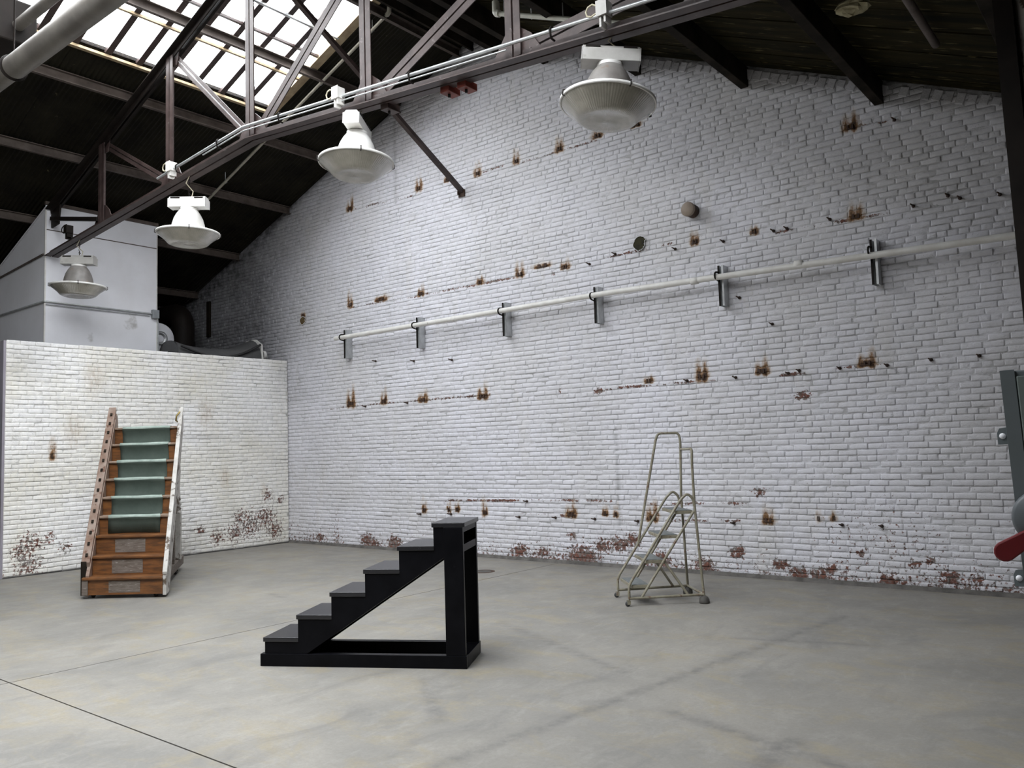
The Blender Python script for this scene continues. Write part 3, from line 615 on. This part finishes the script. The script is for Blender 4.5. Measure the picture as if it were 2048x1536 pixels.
for (x, dx, lb) in ((-13.0, -.02, 'dark outlet box on the chord above the grimy lamp'), (-9.86, -.16, 'white outlet box with looped flex above the bright white lamp'), (-6.56, -.10, 'white outlet box with looped flex above the cream domed lamp'), (-3.455, .09, 'grey outlet box on the chord above the largest lamp')):
    xx = x+dx; t = thing('outlet_box', lb, 'outlet box', (xx, YT-.14, zb(xx)+.01), 0, 'outlet boxes along the truss')
    m_ = m_dark if x < -12 else (m_ball if x > -4 else m_white)
    part('box_body', MB().box((-.045, -.05, -.01), (.045, .05, .11)), m_, t, .006)
    part('cover', MB().box((-.05, -.058, -.015), (.05, -.05, .115)), m_, t)
    part('clamp', MB().box((-.03, -.04, -.10), (-.012, .05, -.01)).box((.012, -.04, -.07), (.03, .05, -.01)), m_, t)
    part('flex_loop', MB().tube([(-.04, -.03, .07)]+[(-.10+.055*math.cos(q), -.04, .06+.05*math.sin(q)) for q in [.6, 1.4, 2.2, 3, 3.8, 4.6, 5.4]]+[(-.04, -.03, .02)], .008, 6), m_ if x < -12 else m_wire, t)

for x, lb, m_ in ((-5.3, 'red oxide clamp block under the chord, the inner of two', m_redst), (-5.08, 'red oxide clamp block under the chord, the outer of two', m_redst), (-6.15, 'brown clamp block under the chord behind the cream domed lamp', m_steel)):
    t = thing('beam_clamp', lb, 'clamp', (x, YT+.05, zb(x)-.085), 0, 'clamps under the truss chord')
    part('block', MB().prism([(-.055, -.02, -.07), (.055, -.02, -.07), (.055, -.02, 0), (-.055, -.02, 0)], (0, .17, 0)), m_, t, .004)
    part('bolt', MB().lathe([(.0005, -.10), (.014, -.10), (.014, -.07)], 8, (0, .05, 0)), m_dark, t)

# ------------------------------------------------------------------ white boxed enclosure, mezzanine and what stands on it
MZ = 3.30
struct(part('floor_mezzanine', MB().box((-17.0, 4.95, MZ-.14), (XP-.14, 9.6, MZ)), m_dark))
enc = thing('boxed_enclosure', 'white boarded plant enclosure with a grey conduit, rising behind the brick partition', 'enclosure', (-14.0, 5.62, MZ))
yB = 7.49-5.62
part('front_panel', MB().box((-.02, 0, 0), (0, yB, 5.77-MZ)), m_panel, enc, .003)
part('side_panel', MB().prism([(-.02, 0, 0), (-.02, 0, 5.70-MZ), (-2.08, 0, 4.95-MZ), (-2.08, 0, 0)], (0, .02, 0)), m_panel, enc)
part('far_panel', MB().prism([(-.02, yB-.02, 0), (-.02, yB-.02, 5.70-MZ), (-2.08, yB-.02, 4.95-MZ), (-2.08, yB-.02, 0)], (0, .02, 0)), m_panel, enc)
part('top_panel', MB().hexa([(-.02, 0, 5.72-MZ), (-.02, yB, 5.72-MZ), (-2.1, yB, 4.96-MZ), (-2.1, 0, 4.96-MZ), (-.02, 0, 5.75-MZ), (-.02, yB, 5.75-MZ), (-2.1, yB, 4.99-MZ), (-2.1, 0, 4.99-MZ)]), m_panel, enc)
part('top_trim', MB().box((-.03, -.01, 5.77-MZ), (.02, yB+.02, 5.83-MZ)), m_purl, enc, .005)
part('corner_bead', MB().box((-.012, -.010, 0), (.008, .012, 5.70-MZ)), m_white, enc)
part('corner_bead', MB().box((-.012, yB-.006, 0), (.008, yB+.008, 5.77-MZ)), m_white, enc)
part('seam_strip', MB().box((0, .0, 5.36-MZ), (.004, yB, 5.375-MZ)), m_purl, enc)
part('side_ledge', MB().sweep([(-.02, 0), (.02, 0), (.02, .02), (-.02, .02)], (-.02, -.012, 4.95-MZ), (-2.05, -.012, 4.82-MZ)), m_purl, enc)
cl_ = (.02, -.02, 4.19-MZ)
part('conduit_pipe', MB().tube([(-2.0, -.0, -.01), (-.0, 0, 0), (0, .02, 0), (0, 1.80, -.01)], .016, 8), m_cond, enc, loc=cl_)
part('conduit_pipe', MB().tube([(0, .03, -.045), (0, 1.75, -.05)], .009, 6), m_cond, enc, loc=cl_)
part('junction_box', MB().box((-.01, 1.78, -.09), (.06, 1.90, .06)), surf('galvanised_box', (.34, .36, .37), (.26, .28, .29), 8, .4, .05, .4), enc, .004, loc=cl_)
part('drop_pipe', MB().tube([(.02, 1.885, -.08), (.0, 1.905, -.2), (.0, 1.91, -.86)], .012, 6), m_cond, enc, loc=cl_)

# tarpaulin-wrapped duct, fan and dark ducting on the mezzanine
W0 = thing('covered_duct', 'long duct under a sagging dark grey tarpaulin behind the brick partition', 'duct', (-13.72, 7.56, MZ))
def tarp():
    nx, ny = 24, 12; vs = []
    for i in range(nx+1):
        u = i/nx; sag = .12*math.sin(PI*u)
        for j in range(ny+1):
            q = PI*j/ny; vs.append((.34*math.cos(q)*(1-.06*math.sin(5*u)), 1.65*u, max(0, (.40+.12*u**3)*math.sin(q)**.6-sag*math.sin(q)+.012*math.sin(9*u+3*q))))
    return MB().add(vs, [(i*(ny+1)+j, (i+1)*(ny+1)+j, (i+1)*(ny+1)+j+1, i*(ny+1)+j+1) for i in range(nx) for j in range(ny)], True)
part('tarpaulin', tarp(), m_tarp, W0)
part('end_cover', MB().prism([(.33*math.cos(PI*j/12), 0, max(0, .39*math.sin(PI*j/12)**.6)) for j in range(13)], (0, .02, 0)), m_tarp, W0)
part('strap', MB().tube([(.36, .03+1.60*u, .27-.17*math.sin(PI*u)+.14*u**3) for u in [i/16 for i in range(17)]], .022, 6), m_cable, W0)
part('end_flange', MB().prism([(.37, 1.66, 0), (.33, 1.66, .42), (.15, 1.66, .53), (-.15, 1.66, .53), (-.35, 1.66, .42), (-.37, 1.66, 0)], (0, .035, 0)), m_white, W0)
part('end_knob', MB().lathe([(.09, 0), (.09, .06), (.05, .09), (.0005, .095)], 16, (.30, 1.69, .22), 'y'), m_white, W0)
fan = thing('blower_housing', 'round pale blower housing half hidden by the white enclosure', 'fan', (-14.7, 7.87, MZ))
part('casing', MB().lathe([(.0005, -.12), (.27, -.12), (.29, -.09), (.29, .09), (.27, .12), (.0005, .12)], 28, (0, 0, .55), 'x'), m_panel, fan)
part('inlet_ring', MB().lathe([(.10, .12), (.13, .15), (.10, .16), (.07, .13)], 24, (0, 0, .55), 'x'), m_cond, fan)
part('foot', MB().box((-.12, -.2, 0), (.12, .2, .28)), m_dark, fan)
ed = thing('elbow_duct', 'dark round duct with an elbow standing in the gloom by the wall', 'duct', (-15.3, 8.73, MZ))
part('pipe', MB().tube(rounded([(0, 0, 0), (0, 0, 1.2), (-.75, 0, 1.2)], .42, 8), .22, 18), m_dark, ed)
part('band', MB().tube([(0, 0, .55), (0, 0, .62)], .23, 18), m_dark, ed)
tag(part('wall_batten', MB().box((-.05, -.05, 0), (.05, 0, .75)), m_timber, loc=(-15.75, YW-.005, 4.15)), 'dark timber batten fixed upright to the brick wall above the mezzanine', 'batten')

# ------------------------------------------------------------------ wall pipe on strut brackets, vent cap
wp = thing('wall_pipe', 'long chipped white pipe running across the brick wall', 'pipe', (-11.45, YW-.20, 3.645))
part('pipe', MB().tube([(0, 0, -.005), (2.2, 0, .0), (5.6, 0, .01), (7.3, 0, -.02), (10.35, 0, -.085), (12.6, 0, -.13)], .038, 12), m_pipe, wp)
for x in (2.85, 6.9, 8.2): part('coupling', MB().lathe([(.03, -.05), (.045, -.045), (.045, .045), (.03, .05)], 12, (x, 0, 0 if x < 6 else -.02), 'x'), m_pipe, wp)
side = ['leftmost of six on the wall pipe', 'second from the left of six on the wall pipe', 'third from the left of six on the wall pipe', 'third from the right of six on the wall pipe', 'second from the right of six on the wall pipe', 'rightmost of six on the wall pipe']
for x, lb in zip((-11.258, -9.465, -7.663, -6.047, -4.234, -2.452), side):
    t = thing('strut_bracket', 'slotted steel strut bracket, '+lb, 'bracket', (x, YW, 3.28), 0, 'strut brackets carrying the wall pipe')
    part('channel', MB().prism([(-.034, -.005, 0), (.034, -.005, 0), (.034, -.13, 0), (.022, -.13, 0), (.022, -.018, 0), (-.022, -.018, 0), (-.022, -.13, 0), (-.034, -.13, 0)], (0, 0, .50)), m_cond, t)
    part('lip', MB().box((-.036, -.138, 0), (-.012, -.13, .5)), m_dark, t); part('lip', MB().box((.012, -.138, 0), (.036, -.13, .5)), m_cond, t)  # left lip dark, right lip pale: side shading put into the materials
    part('pipe_clamp', MB().tube([(-.028, -.13, .31)]+[(-.028, -.20-.046*math.cos(q), .365+.046*math.sin(q)) for q in [-1.4, -.7, 0, .7, 1.4]]+[(-.028, -.13, .42)], .011, 6), m_dark, t)
vc = thing('pipe_cap', 'round capped brown pipe stub sticking out of the brick wall', 'pipe stub', (-4.62, YW, 4.56))
part('stub', MB().lathe([(.085, 0), (.085, -.15)], 24, axis='y'), m_iron, vc)
part('cap', MB().lathe([(.09, -.13), (.092, -.16), (.08, -.172), (.0005, -.172)], 24, axis='y'), surf('tan_cap', (.30, .24, .19), (.24, .19, .15), 8, .6), vc)

# ------------------------------------------------------------------ sprinkler lines under the roof
def slope_pipe(label, pts, r, m_, elbow):
    o = thing('sprinkler_pipe', label, 'pipe', pts[0], 0, 'sprinkler pipes under the roof'); P = [Vector(p)-Vector(pts[0]) for p in pts]
    part('pipe', MB().tube(P, r, 8), m_, o)
    part('elbow', MB().tube(rounded([P[-1]-(P[-1]-P[-2]).normalized()*.06, P[-1], P[-1]+Vector(elbow)], .05, 4), r*1.5, 10), m_, o)
    for k in (.2, .45, .7, .93):
        q = P[0].lerp(P[-1], k); part('hanger', MB().tube([q+Vector((0, 0, -.035)), q+Vector((.0, .04, 0)), q+Vector((0, 0, .03)), q+Vector((0, 0, .19))], .006, 5), m_cond, o)
m_spk = surf('pale_sprinkler_pipe', (.36, .34, .28), (.25, .23, .18), 6, .5, .1)
slope_pipe('thin pale sprinkler pipe climbing beside the skylight', [(-13.6, 7.95, roof(-13.6)-.16), (-8.42, 7.98, roof(-8.42)-.14)], .022, m_spk, (0, 0, .12))
slope_pipe('pale sprinkler pipe under the dark boarded slope by the ridge', [(-4.35, 7.6, roof(-4.35)-.30), (-6.14, 7.6, roof(-6.14)-.30)], .03, surf('bright_sprinkler_pipe', (.66, .66, .58), (.55, .54, .46), 6, .4, .1), (0, 0, .15))
tag(part('drain_pipe', MB().tube([(0, -2.2, .0), (0, .0, 0)], .035, 10), m_purl, loc=(-1.44, 8.02, 5.10)), 'short rusty pipe slung below the dark boarded roof slope', 'pipe')
bpy.data.objects['drain_pipe'].data.materials[0] = m_purl
def lump():
    mb = MB(); vs = []; n, m = 12, 9
    for j in range(m+1):
        for i in range(n):
            q = 2*PI*i/n; w = math.sin(PI*j/m)**.6*(.08+.04*random.random()); vs.append((w*1.4*math.cos(q), w*math.sin(q), -.15*j/m+.02*random.random()))
    return mb.add(vs, [(j*n+i, j*n+(i+1) % n, (j+1)*n+(i+1) % n, (j+1)*n+i) for j in range(m) for i in range(n)])
tag(part('insulation_lump', lump(), m_lump, loc=(-1.91, 7.22, roof(-1.91)-.06)), 'tattered yellowish insulation hanging from the dark roof boards', 'insulation')

# round duct and its hanger close to the skylight
dct = thing('round_duct', 'big grey round duct crossing below the skylight', 'duct', (-9.4, 3.3, 5.66))
part('pipe', MB().tube([(-1.6, 0, 0), (.40, 0, 0)], .102, 24), m_duct, dct)
part('pipe', MB().tube([(.38, 0, 0), (3.9, 0, 0)], .116, 24), m_duct, dct)
part('collar', MB().lathe([(.10, .33), (.126, .34), (.126, .375), (.114, .385)], 24, axis='x'), m_dark, dct)
part('hanger_strap', MB().tube([(.36, .128*math.cos(q), .128*math.sin(q)) for q in [PI/2+2*PI*k/20 for k in range(21)]]+[(.36, 0, roof(-9.04)-5.66)], .009, 6), m_dark, dct)
d2_ = thing('branch_duct', 'smaller dark duct running above the big round duct', 'duct', (-9.7, 3.6, 6.48))
part('pipe', MB().tube([(-.1, 0, 0), (2.4, 0, 0)], .062, 18), m_duct, d2_)
part('plenum', MB().box((-.75, -.22, -.20), (-.05, .2, .30)), m_dark, d2_, .02)
part('hanger_rod', MB().tube([(-.3, 0, .3), (-.3, 0, roof(-10)-6.48)], .008, 6), m_dark, d2_)

# ------------------------------------------------------------------ column at the right end of the truss, white downpipe beside it
sc = thing('steel_column', 'dark steel column carrying the truss end beside the red switch', 'column', (-.562, YT, 0)); sc.rotation_euler = (0, -.017, 0)
part('shaft', MB().prism([(-.055, -.09, 0), (.045, -.09, 0), (.045, -.075, 0), (.008, -.075, 0), (.008, .075, 0), (.045, .075, 0), (.045, .09, 0), (-.055, .09, 0), (-.055, .075, 0), (-.008, .075, 0), (-.008, -.075, 0), (-.055, -.075, 0)], (0, 0, 4.66)), m_dark, sc)
part('base_plate', MB().box((-.16, -.15, 0), (.16, .15, .02)), m_dark, sc)
part('cap_plate', MB().box((-.14, -.13, 4.66), (.14, .13, 4.68)), m_dark, sc)
wc = thing('painted_pipe_column', 'flaking white painted column beside the dark steel column', 'column', (-.44, 5.71, 0)); wc.rotation_euler = (0, -.017, 0)
part('shaft', MB().lathe([(.066, 0), (.066, 4.55)], 20), m_flake, wc)
part('base_ring', MB().lathe([(.11, 0), (.11, .03), (.075, .05)], 20), m_flake, wc)
part('cap_ring', MB().lathe([(.075, 4.5), (.12, 4.55), (.12, 4.6), (.0, 4.6)], 20), m_flake, wc)

# ------------------------------------------------------------------ safety switch with red handle
sw = thing('safety_switch', 'grey safety switch cabinet with a red lever handle', 'switch', (-.525, 4.2, 0), .15); sw.rotation_euler = (0, -.036, .15)
part('cabinet', MB().box((.01, -.10, .80), (.44, .16, 1.885)), m_cab, sw, .006)
part('cover', MB().box((.055, -.118, .84), (.42, -.10, 1.86)), m_cabd, sw, .004)
part('side_flange', MB().box((-.004, -.112, .80), (.05, -.098, 1.89)), m_cab, sw)
hb = part('handle_hub', MB().lathe([(.0005, -.05), (.107, -.05), (.118, -.035), (.118, 0)], 32, (.095, -.12, 1.265), 'y'), m_hub, sw)
def bar(c0, c1, h0, h1, th, y):
    c0 = Vector(c0); c1 = Vector(c1); d = (c1-c0).normalized(); S = Vector((d.z, 0, -d.x)); poly = [c0+S*h0, c0-S*h0]
    for k in range(9):
        q = -PI/2+PI*k/8; poly.append(c1-d*h1*.4+d*h1*math.cos(q)+S*h1*math.sin(q))
    return MB().prism([p+Vector((0, y-th/2, 0)) for p in poly], (0, th, 0))
part('handle_arm', bar((.09, 0, 1.24), (.02, 0, 1.185), .03, .028, .02, -.178), m_hub, hb)
part('handle_grip', bar((.035, 0, 1.195), (-.075, 0, 1.125), .030, .041, .036, -.18), m_red, hb, .006, 'red lever grip')
for z in (1.575, .965):
    e_ = part('mounting_ear', MB().prism([(.01, -.02, z), (-.040, -.02, z), (-.040, -.02, z+.05), (-.030, -.02, z+.07), (.01, -.02, z+.075)], (0, .006, 0)), m_cab, sw)
    part('ear_hole', MB().lathe([(.0005, -.024), (.013, -.024), (.013, -.02)], 12, (-.020, 0, z+.036), 'y'), m_panel, e_)
part('post', MB().box((.10, .16, 0), (.16, .22, 1.85)), m_cab, sw); part('post', MB().box((.30, .16, 0), (.36, .22, 1.85)), m_cab, sw)
part('cable', MB().tube(rounded([(.10, .03, .81), (.06, .0, .77), (.03, -.04, .70), (.03, -.04, .62), (.06, -.03, .55), (.12, 0, .50), (.16, .05, .02)], .05, 4), .007, 8), m_cable, sw)

# ------------------------------------------------------------------ black wooden steps
bs = thing('black_steps', 'black painted freestanding wooden steps of six treads', 'steps', (-5.66, 3.895, 0), .505)
wd = .485; TH = .034; rise, run = .1717, .2735
tz = [.218+rise*k for k in range(6)]; ta = [.011+run*k for k in range(6)]
for k in range(6):
    e = ta[k]+run+.012 if k < 5 else 1.63
    part('tread', MB().box((ta[k]-.006, -.008, tz[k]-TH), (e, wd+.008, tz[k])), m_btop, bs, .004)
    part('riser', MB().box((ta[k]+.012, .03, (tz[k-1] if k else .10)), (ta[k]+.03, wd-.03, tz[k]-TH)), m_black, bs)
for y in (0, wd-.032):
    poly = [(.012, .095)]
    for k in range(6): poly += [(ta[k]+.006, (tz[k-1]-TH if k else .095)), (ta[k]+.006, tz[k]-TH)]
    poly += [(1.60, tz[5]-TH), (1.60, .905), (.385, .109), (.36, .095)]
    poly = [poly[i] for i in range(len(poly)) if i == 0 or poly[i] != poly[i-1]][1:]
    part('stringer', MB().prism([(a, y, z) for a, z in poly], (0, .032, 0)), m_black, bs, .002)
    yy = -.012 if y == 0 else wd-.05
    part('base_rail', MB().box((-.016, yy, 0), (1.622, yy+.062, .095)), m_black, bs, .004)
    y2 = -.010 if y == 0 else wd-.032
    part('post', MB().box((1.466, y2, .095), (1.614, y2+.042, tz[5]-TH)), m_black, bs, .003)
part('cross_rail', MB().box((-.016, .05, 0), (.05, wd-.05, .09)), m_black, bs, .003)
part('cross_rail', MB().box((1.50, .05, 0), (1.622, wd-.05, .09)), m_black, bs, .003)
part('cross_rail', MB().box((1.585, .03, .855), (1.612, wd-.03, .91)), m_black, bs, .003)
part('cross_rail', MB().box((1.585, .03, 1.0), (1.612, wd-.03, tz[5]-TH)), m_black, bs, .003)

# ------------------------------------------------------------------ rolling ladder
rl = thing('rolling_ladder', 'cream tubular rolling step ladder with tall looped handrail', 'ladder', (-4.634, 7.51, 0), -.805)
w2, wb2, R_ = .261, .28, .0135
L = lambda s, b, z: (s*(w2+(wb2-w2)*max(0, (b-.1)/.7)*(1 if z < .5 else 0)), b, z)
def tb(name, pts, r=R_, rad=.05, m_=m_lad, lab=None): return part(name, MB().tube(rounded(pts, rad, 6), r, 10), m_, rl, 0, lab)
for s in (-1, 1):
    tb('side_tube', [(s*w2, .030, .075), (s*w2, .028, .205), (s*w2, .60, 1.045), (s*w2, .675, 1.11), (s*w2, .735, 1.05), (s*w2, .742, .98)], rad=.06)
    tb('base_tube', [(s*w2, .033, .078), (s*wb2, .79, .088)])
    tb('support_tube', [(s*w2, .16, .088), (s*w2, .735, .925)])
    tb('rear_brace', [(s*(w2-.02), .41, .43), (s*(w2+.008), .63, .095)])
tb('handrail', [(-w2, .262, .53), (-w2, .508, 1.66), (-w2, .535, 1.735), (-w2, .77, 1.735), (-w2, .783, 1.64), (-w2, .765, 1.05), (-wb2, .80, .06)], rad=.09)
tb('rear_post', [(-w2, .781, 1.555), (w2, .745, 1.560), (w2, .740, 1.42), (w2, .745, 1.0), (wb2, .795, .06)], rad=.05)
tb('rear_rail', [(-wb2, .797, .088), (wb2, .795, .088)])
for k in range(4):
    b0, z0 = .058+.162*k, .205+.2425*k
    st = part('step', MB().box((-w2+.010, b0, z0-.032), (w2-.010, b0+.185, z0)), m_lad, rl, .003)
    part('tread_pad', MB().box((-w2+.02, b0+.008, z0), (w2-.02, b0+.178, z0+.004)), m_tread, st)
for s in (-1, 1):
    cs = part('caster_stem', MB().tube([(s*w2, .030, .08), (s*w2, .030, .055)], .008, 8).box((s*w2-.02, .005, .02), (s*w2-.014, .04, .06)).box((s*w2+.014, .005, .02), (s*w2+.02, .04, .06)), m_lad, rl)
    part('wheel', MB().lathe([(.0005, -.012), (.022, -.012), (.026, -.007), (.026, .007), (.022, .012), (.0005, .012)], 18, (s*w2, .012, .0265), 'x'), m_wheel, cs)
    part('rubber_foot', MB().lathe([(.0005, .075), (.02, .075), (.038, .062), (.05, .04), (.053, .015), (.05, 0), (.0005, 0)], 20, (s*wb2, .797, 0)), m_rub, rl)

# ------------------------------------------------------------------ salvaged staircase with green runner
ss = thing('salvaged_staircase', 'old oak staircase section with a green carpet runner by the partition', 'staircase', (-10.152, 4.606, 0))
ct, st_, cd_, sd = math.cos(.62), math.sin(.62), math.cos(.945), math.sin(.945)
S_ = lambda w, d, z: Vector((w*ct-d*sd, w*st_+d*cd_, z))
def sbox(w0, w1, d0, d1, z0, z1): return MB().hexa([S_(w0, d0, z0), S_(w1, d0, z0), S_(w1, d1, z0), S_(w0, d1, z0), S_(w0, d0, z1), S_(w1, d0, z1), S_(w1, d1, z1), S_(w0, d1, z1)])
SW, SRn, SRs, Z0 = .89, .191, .227, .25
for k in range(9):
    d, z = SRn*k, Z0+SRs*k; wa, wb_ = (-.085, SW+.0) if k == 0 else (0, SW)
    part('tread', sbox(wa, wb_, d-.022, d+SRn+.05, z-.03, z), m_wood if k < 3 else m_edge, ss, .008)
    r = part('riser', sbox(-.08 if k == 0 else 0, SW, d+.012, d+.03, (z-SRs if k else .045), z-.03), m_wood, ss)
    if k < 3: part('worn_patch', sbox(.24, .62, d+.009, d+.012, (z-SRs+.02 if k else .07), z-.045), m_grey, r, 0, 'grey paint-worn patch')
    else: pass
part('corner_block', sbox(-.085, -.012, -.006, .012, .045, .22), m_grey, ss)
poly = [(.02, .03), (.02, .27), (1.60, 2.20), (1.68, 2.27), (1.76, 2.20), (1.78, 2.05), (.30, .03)]
for w0, w1, m_, nm in ((-.045, -.002, m_string, 'left'), (SW+.002, SW+.045, m_flake, 'right')):
    part('stringer', MB().prism([S_(w0, d, z) for d, z in poly], S_(w1, 0, 0)-S_(w0, 0, 0)), m_, ss, .003)
sh = part('shoe_rail', MB().hexa([S_(-.115, .10, .36), S_(-.012, .10, .36), S_(-.012, 1.70, 2.315), S_(-.115, 1.70, 2.315), S_(-.115, .08, .42), S_(-.012, .08, .42), S_(-.012, 1.67, 2.36), S_(-.115, 1.67, 2.36)]), m_string, ss, .004)
nt = MB()
for k in range(15):
    u = (k+.6)/15.5; d, z = .08+1.59*u, .42+1.94*u
    nt.hexa([S_(-.075, d-.020, z-.012), S_(-.045, d-.020, z-.012), S_(-.045, d+.006, z+.02), S_(-.075, d+.006, z+.02), S_(-.075, d-.028, z-.006), S_(-.045, d-.028, z-.006), S_(-.045, d-.002, z+.026), S_(-.075, d-.002, z+.026)])
part('mortises', nt, m_timber, sh)['kind'] = 'stuff'
part('front_post', sbox(-.115, -.05, .06, .16, .03, .43), m_timber, ss, .004)
part('cap_rail', MB().hexa([S_(SW+.0, .01, .27), S_(SW+.055, .01, .27), S_(SW+.055, 1.68, 2.30), S_(SW+.0, 1.68, 2.30), S_(SW+.0, 0, .30), S_(SW+.055, 0, .30), S_(SW+.055, 1.66, 2.335), S_(SW+.0, 1.66, 2.335)]), m_flake, ss, .004)
part('brass_hook', MB().tube([S_(SW, 1.56, 2.12), S_(SW-.03, 1.52, 2.14), S_(SW-.02, 1.5, 2.2), S_(SW+.02, 1.55, 2.26)], .012, 6), surf('dull_brass', (.42, .33, .12), (.3, .22, .08), 9, .4, 0, .8), ss)
def runner():
    pr = []
    for k in range(8, 2, -1):
        d, z = SRn*k, Z0+SRs*k
        pr += [(d+SRn-.01, z+.006), (d+.02, z+.008), (d-.014, z+.010), (d-.034, z+.000), (d-.038, z-.022), (d-.022, z-.048), (d+.004, z-.09), (d+.008, z-SRs+.012)]
    n = len(pr); nw = 10; vs = []
    for i, (d, z) in enumerate(pr):
        for j in range(nw+1):
            w = .115+.665*j/nw+.006*math.sin(i*.9); b = .0035*math.sin(7*j+i*2.1); vs.append(S_(w, d-abs(b), z+b))
    m1 = [(i*(nw+1)+j, i*(nw+1)+j+1, (i+1)*(nw+1)+j+1, (i+1)*(nw+1)+j) for i in range(n-1) for j in range(nw)]
    return MB().add(vs, m1, True), n, nw
mb, n_, nw_ = runner(); run_o = part('carpet_runner', mb, m_carpet, ss, 0, 'faded green carpet runner')
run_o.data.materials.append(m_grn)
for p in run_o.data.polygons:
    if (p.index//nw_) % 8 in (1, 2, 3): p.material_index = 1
so = run_o.modifiers.new('pile', 'SOLIDIFY'); so.thickness = .008; so.offset = 1
# dolly frame, newel post and wheels
part('dolly_beam', sbox(.745, .835, .12, 2.66, .075, .19), m_grey, ss, .004)
part('dolly_beam', sbox(.05, .14, .12, 2.66, .075, .19), m_grey, ss, .004)
for d0 in (.35, 1.3, 2.54): part('dolly_beam', sbox(.14, .745, d0, d0+.1, .08, .18), m_grey, ss, .004)
for w0 in (.05, .75): part('prop_leg', sbox(w0, w0+.08, 1.62, 1.70, .19, 1.98), m_grey, ss, .003)
NW = part('newel_post', sbox(.72, .855, 2.10, 2.235, .19, .86), m_flake, ss, .006)
cp = S_(.7875, 2.168, 0)
part('turned_shaft', MB().lathe([(.07, .86), (.055, .885), (.068, .91), (.05, .935), (.066, .96), (.066, .99), (.048, 1.01), (.058, 1.03), (.052, 1.06), (.045, 1.2), (.055, 1.45), (.045, 1.62), (.06, 1.66), (.04, 1.7), (.0005, 1.72)], 18, tuple(cp)), m_flake, NW)
for w, d in ((.03, .12), (.80, .12), (.09, 2.0), (.79, 2.0)):
    c = S_(w, d, 0)
    cs = part('caster', MB().box((c.x-.03, c.y-.025, .05), (c.x+.03, c.y+.025, .078)).box((c.x-.02, c.y-.024, .02), (c.x+.02, c.y-.018, .06)).box((c.x-.02, c.y+.018, .02), (c.x+.02, c.y+.024, .06)), m_dark, ss)
    part('wheel', MB().lathe([(.0005, -.016), (.028, -.016), (.033, -.01), (.033, .01), (.028, .016), (.0005, .016)], 16, (c.x, c.y, .033), 'y'), m_wheel, cs)

# ------------------------------------------------------------------ floor drain and crumbs of rubble
dr = thing('floor_drain', 'small rusty round drain cover set in the concrete', 'drain cover', (-7.338, 8.478, 0))
part('ring', MB().lathe([(.10, .001), (.125, .006), (.15, .001)], 28), m_iron, dr)
part('grate', MB().lathe([(.0005, .003), (.10, .003)], 24), m_rub, dr)
